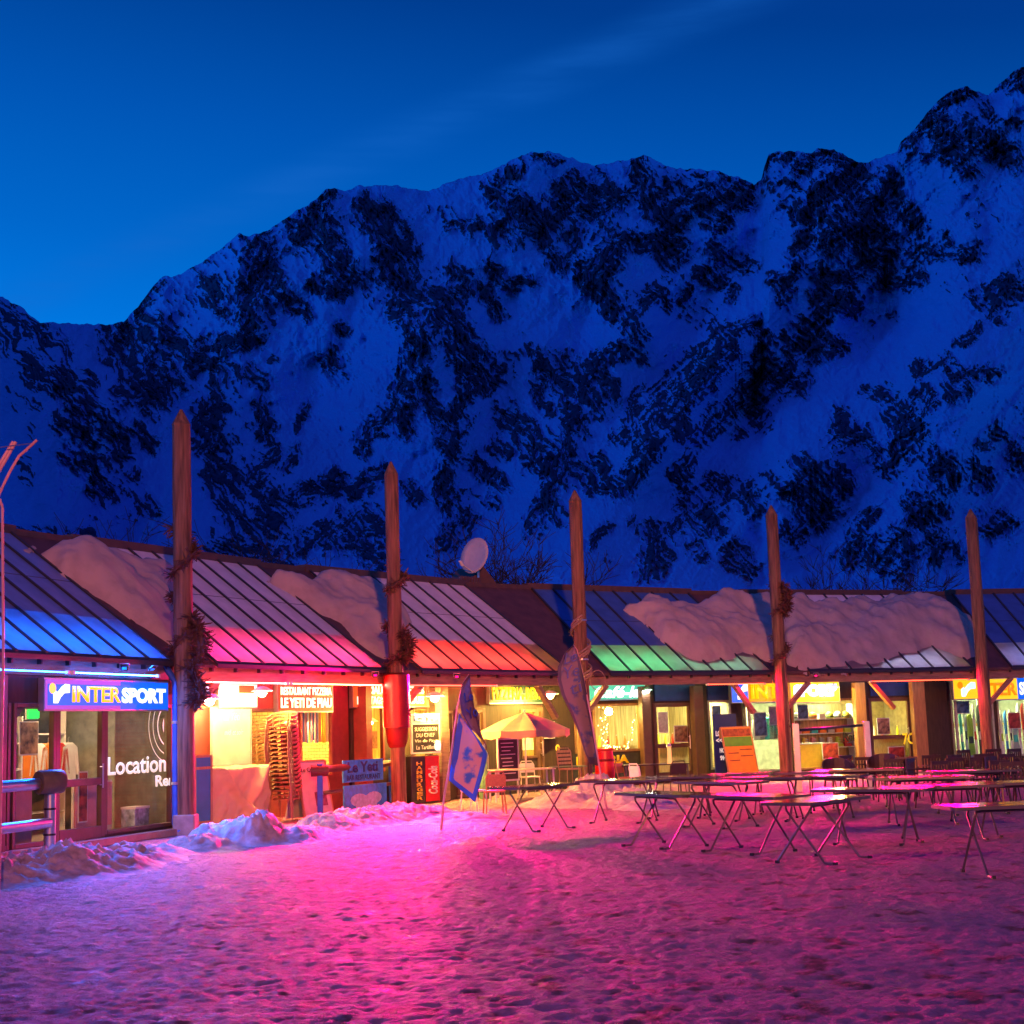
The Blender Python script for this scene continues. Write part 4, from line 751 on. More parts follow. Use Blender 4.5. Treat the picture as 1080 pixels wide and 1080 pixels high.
for k, (a, b, yaw, lab) in enumerate(TT):
    p = (gnd(*a)+gnd(*b))/2; gr = 'folding tables on the snowy plaza'
    if k == 0: proto.location = p; proto.rotation_euler = (0, 0, R(yaw)); proto['label'] = lab; proto['group'] = gr; proto['category'] = 'table'
    else: dup(proto, p, R(yaw+random.uniform(-2, 2)), lab, gr)
# ------------------------------------------------------------------ dark terrace chairs
def make_chair(slots=True, m='dark', curved=False):
    r = empty('terrace_chair', (0, 0, 0)); r['category'] = 'chair'
    mb = MB(); mb.box((-.22, -.22, .42), (.22, .22, .45)); mb.build('seat', M[m], r, bevel=.012)
    for sx in (-1, 1):
        for sy, lean in ((-1, -.04), (1, .06)):
            mb = MB(); mb.tube([(sx*.20, sy*.19, .43), (sx*.22, sy*.21+lean, 0)], [.018, .013], 6); mb.build('leg', M[m], r)
    if curved:
        mb = MB(); n = 13
        for k in range(n-1):
            for (z0, z1) in ((.46, .86),):
                A = [R(-20+220*q/(n-1)) for q in (k, k+1)]; f = lambda a, z: (.29*math.cos(a), .02+.26*math.sin(a), z*(1-.0)+(0 if z < .5 else -.20*(1-max(0, math.sin(a)))**1.3))
                p = [f(A[0], z0), f(A[1], z0), f(A[1], z1), f(A[0], z1)]; g = [(x*.93, y*.93, z) for x, y, z in p]
                mb.hexa([p[0], p[1], g[1], g[0], p[3], p[2], g[2], g[3]])
        mb.build('backrest', M[m], r)
    else:
        mb = MB(); mb.box((-.22, .20, .80), (.22, .235, .87)); mb.box((-.22, .20, .50), (.22, .235, .55)); mb.box((-.22, .20, .45), (-.185, .235, .80)); mb.box((.185, .20, .45), (.22, .235, .80))
        for k in range(5): x = -.135+.0675*k; mb.box((x-.018, .208, .552), (x+.018, .228, .798))
        mb.build('backrest', M[m], r)
        for sx in (-1, 1):
            mb = MB(); mb.tube([(sx*.235, .20, .65), (sx*.25, -.1, .66), (sx*.245, -.2, .64), (sx*.235, -.2, .44)], .016, 6); mb.build('armrest', M[m], r)
    return r
CP = [(958, 842, 170), (974, 846, 30), (990, 840, -15), (1003, 846, 175), (1018, 840, 10), (1031, 845, 165), (1046, 839, -12), (1059, 845, 20), (1072, 840, 0), (1087, 845, 170), (985, 852, 185), (1066, 856, 160), (1048, 853, 180), (902, 838, 15), (918, 842, -20), (942, 846, 160), (1026, 830, 5), (1056, 829, -8), (1080, 829, 4)]
ca = make_chair(); gr = 'dark slatted chairs on the right of the terrace'
CL = ['dark slatted chair directly right of the second round backed armchair', 'dark slatted chair in front of the last ochre post', 'dark slatted chair below the left edge of the ski window', 'dark slatted chair turned away beside the pale shining table', 'dark slatted chair under the orange snowboard in the window', 'dark slatted chair just left of the last pole, turned to the shop', 'dark slatted chair directly at the foot of the last pole',
      'dark slatted chair right of the last pole, turned slightly', 'dark slatted chair below the right ski window', 'dark slatted chair cut off at the right frame edge', 'dark slatted chair standing behind the pale shining long table', 'dark slatted chair behind the orange reflecting table', 'dark slatted chair beside the red topped table',
      'dark slatted chair between the two round backed armchairs', 'dark slatted chair in front of the steel railing post', 'dark slatted chair tilted towards the glazed door', 'dark slatted chair closest to the ski window, left of the last pole', 'dark slatted chair closest to the ski window, right of the last pole', 'dark slatted chair closest to the wall at the right frame edge']
for k, (px, py, yaw) in enumerate(CP):
    o = ca if k == 0 else dup(ca, gnd(px, py), R(yaw+25))
    if k == 0: o.location = gnd(px, py); o.rotation_euler = (0, 0, R(yaw))
    o['label'] = CL[k]; o['group'] = gr
cb = make_chair(curved=True); cb.name = 'tub_armchair'; cb.location = gnd(888, 846); cb.rotation_euler = (0, 0, R(10)); cb.scale = (1.25, 1.1, 1.05); tag(cb, 'round backed dark armchair in front of the yellow display window', None, 'round backed armchairs')
dup(cb, gnd(936, 843), R(-12), 'round backed dark armchair in front of the glazed door', 'round backed armchairs', (1.3, 1.1, 1.1))
# ------------------------------------------------------------------ stacked bistro chairs
M['wicker'] = mat('tan_wicker', (.44, .17, .07), .55, var=.35, scale=60, bump=.3); M['cane'] = mat('chair_tube', (.36, .20, .10), .4, var=.2)
def make_bistro():
    r = empty('bistro_chair', (0, 0, 0)); r['category'] = 'chair'
    mb = MB(); P = [(.235*math.copysign(abs(math.cos(a))**.7, math.cos(a)), .225*math.copysign(abs(math.sin(a))**.7, math.sin(a)), .43) for a in [k*math.pi/10 for k in range(20)]]
    mb.prism(P, (0, 0, .028)); mb.build('seat', M['wicker'], r)
    rim = lambda a, ro: (ro*math.cos(a), ro*.95*math.sin(a)+.01, .60+.12*max(0, math.sin(a))**.8)
    mb = MB(); n = 15
    for k in range(n-1):
        A = [R(-28+236*q/(n-1)) for q in (k, k+1)]; p = [rim(A[0], .295), rim(A[1], .295), rim(A[1], .262), rim(A[0], .262)]
        mb.hexa([(x, y, z) for x, y, z in p]+[(x*1.03, y*1.03, z+.045) for x, y, z in p])
    bk = mb.build('backrest', M['wicker'], r)
    for a in (20, 55, 90, 125, 160):
        mb = MB(); x, y, z = rim(R(a), .275); mb.tube([(x*.80, y*.80, .45), (x, y, z)], .011, 5); mb.build('spindle', M['cane'], bk)
    for sx in (-1, 1):
        for sy in (-1, 1):
            mb = MB(); top = rim(R(-24 if sx > 0 else 204), .275) if sy < 0 else (sx*.2, .18, .43)
            mb.tube([top, (sx*.235, sy*.20, .40), (sx*.245, sy*.23, 0)], .015, 6); mb.build('leg', M['cane'], r)
    return r
ORD = 'topmost,second,third,fourth,fifth,sixth,seventh,eighth,ninth,tenth,eleventh,twelfth,thirteenth,fourteenth,fifteenth,sixteenth,seventeenth,eighteenth,nineteenth,twentieth'.split(',')
bc = make_bistro(); first = True
for nm, px, py, cnt, yaw in (('taller front', 302, 866, 18, -20), ('rear', 275, 857, 15, -120)):
    g0 = gnd(px, py)
    for k in range(cnt):
        rk_ = cnt-1-k; lab = f'tan bistro chair, {ORD[rk_]} '+('' if rk_ == 0 else 'from the top ')+f'in the {nm} stack'
        d = Vector((math.sin(R(-yaw)), math.cos(R(yaw)), 0))*-.010*k; loc = g0+d+Vector((random.uniform(-.006, .006), random.uniform(-.006, .006), .086*k+(0 if nm[0] == 't' else .18)))
        if first: bc.location = loc; bc.rotation_euler = (0, 0, R(yaw)); bc['label'] = lab; bc['group'] = 'stacked bistro chairs'; bc.scale = (1.08, 1.05, 1.); first = False
        else: dup(bc, loc, R(yaw+random.uniform(-1.5, 1.5)), lab, 'stacked bistro chairs')
# ------------------------------------------------------------------ in front of the restaurant
M['tarp'] = mat('cream_tarpaulin', (.70, .55, .26), .45, var=.12, scale=3, bump=.1); M['board'] = mat('chalk_board', (.035, .035, .03), .7, var=.3); M['chalkgreen'] = mat('pale_writing_board', (.52, .55, .42), .6, var=.25, scale=2); M['wood'] = mat('yellow_wood_frame', (.48, .30, .12), .6, var=.25, stretch=(4, 4, .5)); M['chalk'] = mat('chalk', (.8, .8, .75), .9, var=.2, bump=0)
B1, B2, B3, B4 = BAY[1], BAY[2], BAY[3], BAY[4]
def tarpbox():
    w = .35; u0, u1, z0, z1 = rect(B1, 223, 284, 808, 866, w); z0 = 0; dpt = .9
    n, mrows = 90, 46; V = []
    # cross-section path: front hem -> front top edge -> over the top -> back hem
    for a in range(mrows):
        s = a/(mrows-1)
        for c in range(n):
            f = c/(n-1)
            if s < .42: w_, z_ = w, z0+.02+(z1-.02)*(s/.42)
            elif s < .64: w_, z_ = w+dpt*((s-.42)/.22), z1
            else: w_, z_ = w+dpt, z1-(z1-.05)*((s-.64)/.36)
            V.append((u0+(u1-u0)*f, w_, z_, f, s))
    V = np.array(V); f, s = V[:, 3], V[:, 4]
    hang = np.clip((z1-V[:, 2])/z1, 0, 1)
    # the ends fall as well; folds run from the corners down to the middle of the hem
    fold = np.exp(-((f-.12-hang*.62)/.05)**2)*.17+np.exp(-((f-.92+hang*.45)/.06)**2)*.15+fbm(f*5+hang*2, hang*3, 4, 5)*.13*(.2+hang)
    front_ = s < .43
    w_ = V[:, 1]-np.where(front_, fold+.03*hang, 0)+np.where(s > .64, .05*hang, 0); z_ = V[:, 2]-np.where((s > .42) & (s < .64), .04*np.sin(f*np.pi)+fbm(f*6, s*20, 3, 8)*.03, 0)-np.where(front_, .0, 0)
    u_ = V[:, 0]+fbm(f*4, hang*4, 3, 9)*.04*hang
    pts = np.array([tuple(B1(a, b, c)) for a, b, c in zip(u_, w_, z_)])
    o = empty('covered_box', B1((u0+u1)/2, w+.4, 0), 'waist high box wrapped in a cream tarpaulin left of the stacked chairs', 'covered box')
    grid_mesh('tarpaulin', pts, mrows, n, M['tarp'], o)
    mb = MB(); mb.fbox(B1, u0+.03, u1-.03, w+.12, w+dpt-.05, 0, z1-.10); mb.build('box', M['wood'], o)
tarpbox()
def flat(name, i, px0, px1, py0, py1, w, m, label, cat, frame=None, t=.03, fw=.035):
    B = BAY[i]; u0, u1, z0, z1 = rect(B, px0, px1, py0, py1, w); o = empty(name, B((u0+u1)/2, w, z0), label, cat)
    mb = MB(); mb.fbox(B, u0, u1, w, w+t, z0, z1); p = mb.build('board', M[m] if m in M else E[m], o)
    if frame:
        mb = MB(); mb.fbox(B, u0-fw, u0, w-.012, w+t, z0-fw, z1+fw); mb.fbox(B, u1, u1+fw, w-.012, w+t, z0-fw, z1+fw); mb.fbox(B, u0, u1, w-.010, w+t, z1, z1+fw); mb.fbox(B, u0, u1, w-.010, w+t, z0-fw, z0); mb.build('frame', M[frame], o)
    put = lambda s, f0, f1, g0, g1, mm, bold=.02, shear=0., name='lettering': text(s, B, u0+(u1-u0)*f0, u0+(u1-u0)*f1, z0+(z1-z0)*g0, z0+(z1-z0)*g1, w-.004, M[mm] if mm in M else E[mm], o, name=name, bold=bold, shear=shear, depth=.006)
    return o, put, (u0, u1, z0, z1, B)
o, put, _ = flat('writing_board', 1, 224, 264, 747, 806, 1.30, 'chalkgreen', 'pale green writing board with chalk script above the tarpaulin covered box', 'board', 'frameg'); put('La Yéti', .28, .72, .78, .92, 'chalk', .0, .3); put('midi et soir', .3, .8, .52, .62, 'chalk', .0, .3)
o, put, (u0, u1, z0, z1, B) = flat('folding_board', 1, 206.5, 222, 799, 866, .20, 'teal', 'tall narrow teal folding board in a wooden frame beside the nearest pole', 'board', 'wood', .03, .05)
mb = MB(); mb.fbox(B, u0, u1, .188, .199, z1-.22, z1-.17); mb.build('crossbar', M['wood'], o)
mb = MB()
for uu in (u0-.03, u1+.03): mb.bar(B(uu, .24, z1), B(uu, .70, .02), .04, .03)
mb.build('prop', M['wood'], o)
def aboard(i, px0, px1, py0, py1, w, m, label, slope=.45):
    B = BAY[i]; u0, u1, z0, z1 = rect(B, px0, px1, py0, py1, w); z0 = .02
    o = empty('sandwich_board', B((u0+u1)/2, w, 0), label, 'board'); wt = w+slope*.5
    FT = lambda u, ww, z: B(u, w+(wt-w)*(z-z0)/(z1-z0)+ww, z)
    mb = MB(); mb.fbox(FT, u0, u1, 0, .03, z0, z1); mb.build('front_panel', M[m] if m in M else E[m], o)
    BK = lambda u, ww, z: B(u, wt+.04+(slope*.5)*(1-(z-z0)/(z1-z0))+ww, z)
    mb = MB(); mb.fbox(BK, u0, u1, 0, .03, z0, z1); mb.build('rear_panel', M['white'] if m != 'orangeboard' else M['wood'], o)
    mb = MB()
    for uu in (u0-.02, u1-.02): mb.fbox(FT, uu, uu+.04, -.008, .028, z0-.02, z1+.02)
    mb.fbox(FT, u0+.02, u1-.02, -.007, .028, z1, z1+.03); mb.fbox(FT, u0+.02, u1-.02, -.007, .028, z0-.02, z0+.02)
    mb.build('frame', M['wood'], o)
    put = lambda s, f0, f1, g0, g1, mm, bold=.02: text(s, FT, u0+(u1-u0)*f0, u0+(u1-u0)*f1, z0+(z1-z0)*g0, z0+(z1-z0)*g1, -.004, M[mm], o, bold=bold, depth=.005)
    blk = lambda f0, f1, g0, g1, mm, name: (lambda mb: (mb.fbox(FT, u0+(u1-u0)*f0, u0+(u1-u0)*f1, -.006, -.001, z0+(z1-z0)*g0, z0+(z1-z0)*g1), mb.build(name, M[mm], o)))(MB())
    return o, put, blk
M['paper'] = mat('cream_paper', (.66, .60, .52), .7, var=.12); M['photo'] = mat('dark_photo_print', (.20, .07, .08), .5, var=.6, scale=14)
o, put, blk = aboard(1, 322, 352, 803, 866, .05, 'paper', 'cream sandwich board behind the blue barrier post'); put('Le Combo', .12, .8, .82, .90, 'dark', .01); blk(.45, .85, .2, .45, 'photo', 'picture')
M['orangeboard'] = mat('orange_board', (.85, .42, .02), .5, var=.12); M['greenp'] = mat('green_print', (.10, .55, .02), .5, var=.2); M['brownp'] = mat('food_print', (.32, .09, .02), .5, var=.6, scale=10)
o, put, blk = aboard(3, 769, 800, 767, 826, .55, 'orangeboard', 'orange sandwich board with a green band, left of the fourth pole', .6); blk(.03, .97, .83, .975, 'brownp', 'picture'); blk(.03, .97, .64, .82, 'greenp', 'green_band')
for a in ((.1, .45, .50, .52), (.5, .92, .44, .46), (.1, .45, .36, .38), (.5, .92, .56, .58)): blk(*a, 'brownp', 'print_line')
# blue post-and-rail barrier with its hanging banners
M['railbrown'] = mat('brown_rail', (.08, .028, .02), .5, var=.25)
pa, pb = gnd(338, 864), gnd(413, 850)
o = empty('barrier', pa, 'blue and brown barrier between the stacked chairs and the wrapped pole', 'barrier')
for p, s in ((pa, 1.12), (pb, 1.10)):
    mb = MB(); mb.box(p-Vector((.055, .055, .02)), p+Vector((.055, .055, s))); mb.build('post', M['blue'], o, bevel=.01)
mb = MB(); mb.tube([pa+Vector((-.18, -.02, .98)), pa+Vector((.18, .02, .98))], .12, 10); mb.build('clamp', M['railbrown'], o, smooth=True)
mb = MB(); mb.tube([pa+Vector((0, 0, 1.0)), pb+Vector((.1, 0, 1.0))], .075, 9); mb.build('top_rail', M['railbrown'], o, smooth=True)
mb = MB(); mb.tube([pa+Vector((0, 0, .52)), pb+Vector((0, 0, .52))], .04, 9); mb.build('lower_rail', M['railbrown'], o, smooth=True)
M['bannerblue'] = mat('banner_blue', (.05, .34, .85), .5, var=.35, scale=9); M['navy'] = mat('navy_letter', (.01, .03, .20), .5, var=.1); M['snowprint'] = mat('white_print', (.62, .72, .80), .5, var=.3, scale=12)
o, put, (u0, u1, z0, z1, B) = flat('blue_banner', 1, 362, 404, 801, 824, .12, 'bannerblue', 'upper blue banner reading Le Yeti bar restaurant on the barrier', 'banner'); put('Le Yeti', .10, .86, .42, .92, 'navy', .03); put('BAR RESTAURANT', .08, .92, .08, .32, 'navy', .02)
o, put, (u0, u1, z0, z1, B) = flat('picture_banner', 1, 363, 408, 827, 858, .10, 'bannerblue', 'lower blue banner with a white snowy picture on the barrier', 'banner')
for c, (a, b, ra) in enumerate(((.34, .48, .20), (.68, .52, .19), (.5, .34, .26))):
    mb = MB(); mb.prism([B(u0+(u1-u0)*(a+ra*math.cos(t*.52)), .098, z0+(z1-z0)*(b+ra*1.1*math.sin(t*.52))) for t in range(12)], B.n*-.003*(c+1)); mb.build('printed_shape', M['snowprint'], o)
# chalk board with a white header, drinks fridge
o, put, (u0, u1, z0, z1, B) = flat('chalk_board', 2, 435, 463, 764, 793, .75, 'board', 'black chalk board with white header reading Le Yeti, right of the wrapped pole', 'board', 'white', .03, .04)
mb = MB(); mb.fbox(B, u0-.04, u1+.04, .738, .778, z1+.043, z1+.26); mb.build('header', M['white'], o); text('Le Yeti', B, u0+.05, u1-.03, z1+.08, z1+.22, .734, M['blue'], o, bold=.03, depth=.004)
for k, s in enumerate(('SUGGESTION', 'DU CHEF', 'Vin de Pays', 'La Tartiflette')): put(s, .08+.05*(k % 2), .92-.08*(k == 1), .76-.22*k, .90-.22*k, 'chalk', .0, .1)
M['cocared'] = mat('fridge_red', (.72, .02, .012), .35, var=.08)
u0, u1, z0, z1 = rect(B2, 434, 463, 797, 846, .85); z0 = .02
o = empty('drinks_fridge', B2((u0+u1)/2, .85, 0), 'dark drinks fridge with a red Coca-Cola side strip below the chalk board', 'fridge')
mb = MB(); mb.fbox(B2, u0, u1, .85, 1.36, z0, z1); mb.build('body', M['black'], o, bevel=.015)
um = B2.u(449, .84, 820); mb = MB(); mb.fbox(B2, um, u1, .835, .849, z0+.03, z1-.02); mb.build('red_strip', M['cocared'], o)
def vtext(s, ua, ub, za, zb, w, m, o, bold=.02, shear=0.):      # reads upwards
    text(s, lambda a, ww, c: B2(ub-(c-0)*(ub-ua), ww, za+(zb-za)*a), 0, 1, 0, 1, w, m, o, bold=bold, shear=shear, depth=.004)
vtext('Coca-Cola', um+.08, u1-.08, z0+.2, z1-.25, .829, M['white'], o, .03, .25)
M['ylet'] = mat('yellow_letter', (.75, .50, .02), .5, var=.1)
hl = 'HAMBURGER'
for k, ch in enumerate(hl):
    zz = z1-.12-(z1-z0-.2)*(k+1)/len(hl); text(ch, B2, u0+(um-u0)*.35, u0+(um-u0)*.75, zz, zz+.085, .842, M['ylet'], o, bold=.03, depth=.005)
o = empty('corner_lantern', B2(B2.u(461, .7, 786), .7, B2.z(461, 794, .7)), 'small white lantern on the corner of the chalk board', 'lantern'); u_, z_ = B2.u(461, .7, 786), B2.z(461, 787, .7)
mb = MB(); mb.lathe(B2(u_, .68, z_), [(.04, -.10), (.07, -.07), (.08, .05), (.04, .09)], 8); mb.build('glass_body', emis('lantern_glow', (1., .9, .65), 1.6), o); mb = MB(); mb.lathe(B2(u_, .68, z_), [(.085, .09), (.02, .15)], 8); mb.build('cap', M['white'], o)
# ------------------------------------------------------------------ pizzeria terrace: parasol, menu, chairs, tables
M['canvas'] = mat('peach_canvas', (.78, .52, .22), .8, var=.12, scale=3); 
Yp = 36.6; pt = at(553, 751, Yp); pg = Vector((pt.x, pt.y, 0))
o = empty('parasol', pg, 'peach coloured parasol open over the pizzeria terrace', 'parasol')
rw, zt, ze = 1.13, pt.z, pt.z-.44; n = 8; mb = MB(); C0 = pg+Vector((0, 0, zt)); ringp = []
for k in range(n): a = 2*math.pi*(k+.3)/n; ringp.append(pg+Vector((rw*math.cos(a), rw*math.sin(a), ze)))
for k in range(n):
    a, b = ringp[k], ringp[(k+1) % n]; ma, mb2 = a.lerp(C0, .5)+Vector((0, 0, .04)), b.lerp(C0, .5)+Vector((0, 0, .04)); mid = (a+b)/2+Vector((0, 0, -.03)); mid = mid.lerp(C0, .03)
    mb.face([a, mid, (ma+mb2)/2-Vector((0, 0, .03)), ma]); mb.face([mid, b, mb2, (ma+mb2)/2-Vector((0, 0, .03))]); mb.face([ma, (ma+mb2)/2-Vector((0, 0, .03)), C0]); mb.face([(ma+mb2)/2-Vector((0, 0, .03)), mb2, C0])
    lo = Vector((0, 0, -.17)); mb.face([a, mid, mid+lo*1.1, a+lo*.85]); mb.face([mid, b, b+lo*.85, mid+lo*1.1])
mb.build('canopy', M['canvas'], o)
mb = MB(); mb.tube([pg, C0+Vector((0, 0, .06))], .022, 8); mb.build('pole', M['white'], o)
for k in range(n): mb = MB(); mb.bar(C0-Vector((0, 0, .05)), ringp[k]-Vector((0, 0, .01)), .012, .012); mb.build('rib', M['white'], o)
mb = MB(); mb.lathe(pg, [(.26, 0), (.26, .05), (.05, .10)], 14); mb.build('base', M['concrete'], o)
o, put, (u0, u1, z0, z1, B) = flat('menu_board', 2, 526, 546, 780, 822, .45, 'board', 'tall blackboard menu in a white frame under the parasol', 'board', 'white', .03, .045)
rg = random.Random(3)
for k in range(9):
    mb = MB(); zz = z1-(z1-z0)*(.10+.095*k); x0 = u0+(u1-u0)*rg.uniform(.1, .2); x1 = u0+(u1-u0)*rg.uniform(.6, .92); mb.fbox(B, x0, x1, .444, .4495, zz, zz+.022); mb.build('chalk_line', M['chalk'], o)
mb = MB(); mb.fbox(B, u0-.04, u0, .46, .50, 0, z0); mb.fbox(B, u1, u1+.04, .46, .50, 0, z0); mb.build('prop', M['white'], o)
M['paletop'] = mat('pale_table_top', (.62, .55, .38), .4, var=.1); M['tan'] = mat('tan_slats', (.40, .27, .15), .6, var=.3, stretch=(8, 8, 1)); M['greentop'] = mat('green_enamel', (.12, .24, .14), .4, var=.2)
def simple_table(px, py, lx, ly, h, yaw, m, label, bay=None):
    o = empty('terrace_table', (0, 0, 0), label, 'table'); mb = MB(); mb.box((-lx/2, -ly/2, h-.03), (lx/2, ly/2, h)); mb.build('table_top', M[m], o, bevel=.008)
    for sx in (-1, 1):
        for sy in (-1, 1): mb = MB(); mb.bar((sx*(lx/2-.06), sy*(ly/2-.06), h-.03), (sx*(lx/2-.04), sy*(ly/2-.04), 0), .035, .035, (1, 0, 0)); mb.build('leg', M['white'] if m == 'paletop' else M['leg'], o)
    o.location = gnd(px, py); o.rotation_euler = (0, 0, R(yaw)); return o
simple_table(551, 845, 1.5, .8, .76, 12, 'paletop', 'pale yellow terrace table under the parasol')
simple_table(690, 838, 1.7, .7, .74, 14, 'dark', 'dark terrace table in front of the dark cafe door')
simple_table(600, 838, .9, .6, .72, 8, 'greentop', 'green topped table in front of the tan high chair')
def make_light_chair(m, label, px, py, yaw, hh=.45, bh=.85, name='light_chair'):
    r = empty(name, (0, 0, 0), label, 'chair'); mb = MB(); mb.box((-.2, -.2, hh-.02), (.2, .2, hh+.02)); mb.build('seat', M[m], r, bevel=.008)
    for sx in (-1, 1):
        for sy in (-1, 1): mb = MB(); mb.tube([(sx*.18, sy*.18, hh-.02), (sx*.21, sy*.21, 0)], .013, 6); mb.build('leg', M[m], r)
    mb = MB(); mb.tube([(-.19, .19, hh), (-.20, .25, bh-.1), (-.14, .27, bh), (.14, .27, bh), (.20, .25, bh-.1), (.19, .19, hh)], .014, 6); fr_ = mb.build('back_frame', M[m], r)
    for k in range(4): mb = MB(); z_ = hh+.14+(bh-hh-.22)*k/3; mb.box((-.19, .235, z_-.03), (.19, .255, z_+.03)); mb.build('back_slat', M[m], fr_)
    if hh > .6: mb = MB(); mb.box((-.20, -.2, .28), (.20, -.17, .31)); mb.build('foot_rail', M[m], r)
    r.location = gnd(px, py); r.rotation_euler = (0, 0, R(yaw)); return r
make_light_chair('tan', 'tan slatted high chair between the parasol and the third pole', 602, 842, 30, .70, 1.20, 'high_chair')
make_light_chair('white', 'white garden chair behind the pale terrace table', 560, 838, 20); make_light_chair('white', 'white garden chair in front of the left feather flag', 500, 857, 150)
make_light_chair('wicker', 'brown chair pushed under the left end of the lone folding table', 522, 858, 190); make_light_chair('wicker', 'reddish brown chair beside the red barrel in front of the fairy lights', 664, 840, 60)
make_light_chair('dark', 'dark chair at the dark terrace table in front of the cafe door', 712, 842, 200); make_light_chair('white', 'small white chair between the red barrel and the dark terrace table', 680, 846, 120)
u_, z_ = B2.u(478, .6, 800), 0; o = empty('gas_bottle', B2(u_+1.2, .6, 0), 'tall green cylinder standing behind the left feather flag', 'cylinder'); c = B2(u_+1.2, .6, 0)
mb = MB(); mb.lathe(c, [(.12, 0), (.13, .05), (.13, 1.05), (.09, 1.18), (.04, 1.22)], 14); mb.build('body', M['greentop'], o, smooth=True); mb = MB(); mb.lathe(c, [(.04, 1.22), (.05, 1.24), (.05, 1.33)], 10); mb.build('valve', M['steel'], o)
# red barrel and yellow letters under the cafe window
p = gnd(639, 838); o = empty('barrel', p, 'bright red barrel in front of the fairy light window', 'barrel'); mb = MB(); mb.lathe(p, [(.20, 0), (.24, .25), (.25, .55), (.24, .85), (.21, 1.08), (.27, 1.10), (.27, 1.14)], 18); mb.build('body', M['cocared'], o, smooth=True)
for zz in (.22, .85): mb = MB(); mb.lathe(p, [(.245, zz-.03), (.256, zz), (.245, zz+.03)], 18); mb.build('hoop', M['red'], o)
o = empty('letter_board', B3(B3.u(634, 1.86, 800), 1.86, .1), 'dark board with big yellow letters under the fairy light window', 'sign'); u0, u1 = B3.u(604, 1.86, 800), B3.u(676, 1.86, 800)
mb = MB(); mb.fbox(B3, u0, u1, 1.86, 1.885, .12, .90); mb.build('board', M['board'], o)
text('PIZZERIA', B3, u0+.12, u1-.45, .62, .86, 1.855, emis('letter_yellow', (1., .5, .0), .35), o, bold=.05); text('MENU', B3, u0+.2, u0+1.4, .2, .40, 1.855, emis('letter_olive', (.7, .5, .0), .2), o, bold=.05)
# fairy lights
o = empty('fairy_lights', B3(B3.u(650, 2.06, 780), 2.06, 1.), 'string of fairy lights hung round the inside of the cafe window', 'fairy lights'); fl = emis('fairy_glow', (1., .72, .2), 14.)
u0, u1 = B3.u(628, 2.06, 760), B3.u(674, 2.06, 760); path = []; rg = random.Random(5)
for k in range(64): 
    s = k/63
    if s < .4: path.append((u0+.12+.28*abs(math.sin(s*30)), 2.2-s*2.6))
    else: q = (s-.4)/.6; path.append((u0+.2+(u1-u0-.3)*q, 1.15-.12*math.sin(q*math.pi)+(.9*max(0, q-.75)/.25 if q > .75 else 0)))
mb = MB(); mb.tube([B3(u, 2.06, z) for u, z in path], .005, 4); mb.build('wire', M['black'], o); bulb = None
for u, z in path:
    c = B3(u+rg.uniform(-.06, .06), 2.05, z+rg.uniform(-.06, .06))
    if bulb is None: mb = MB(); mb.lathe(c, [(.004, -.018), (.017, 0), (.004, .018)], 6); bulb = mb.build('bulb', fl, o); b0 = c
    else: d = bulb.copy(); COL.objects.link(d); d.parent = o; d.location = c-b0
# bottle lamp on the dark table
p = gnd(708, 838)+Vector((0, 0, .74)); o = empty('table_lantern', p, 'slim glowing lantern on the dark terrace table', 'lantern'); mb = MB(); mb.lathe(p, [(.06, 0), (.055, .02), (.045, .38), (.06, .42)], 10); mb.build('glass_body', emis('lantern_amber', (1., .5, .15), .9), o); mb = MB(); mb.lathe(p, [(.065, .42), (.02, .50)], 10); mb.build('cap', M['steel'], o)
# blue rental panel
o, put, (u0, u1, z0, z1, B) = flat('rental_panel', 3, 754, 778, 753, 826, .95, 'navy', 'standing dark blue panel reading LOCATION SKI NON STOP behind the orange board', 'panel', None, .05); 
M['lightlet'] = emis('panel_letter', (.9, .85, .8), .55)
for s, g0, g1, f1 in (('LOCATION', .68, .76, .95), ('<<< SKI', .58, .66, .9), ('NON STOP', .44, .51, .9), ('9H00-', .33, .40, .8)): put(s, .06 if g0 > .5 else .2, f1, g0, g1, 'lightlet', .04)
mb = MB(); mb.fbox(B, u0-.06, u1+.06, .90, 1.06, 0, .05); mb.build('base', M['steel'], o)
# ------------------------------------------------------------------ glass railing by the yellow display
o = empty('glass_railing', gnd(880, 832), 'low railing with two steel posts and a dark rail before the yellow display', 'railing'); ra, rb = gnd(843, 836), gnd(918, 831)
for p in (ra, rb): mb = MB(); mb.box(p-Vector((.075, .05, .0)), p+Vector((.075, .05, 1.62))); mb.build('post', M['steel'], o, bevel=.01)
mb = MB(); mb.bar(ra+Vector((.11, 0, 1.46)), rb+Vector((-.11, 0, 1.52)), .06, .06); mb.build('rail', M['black'], o)
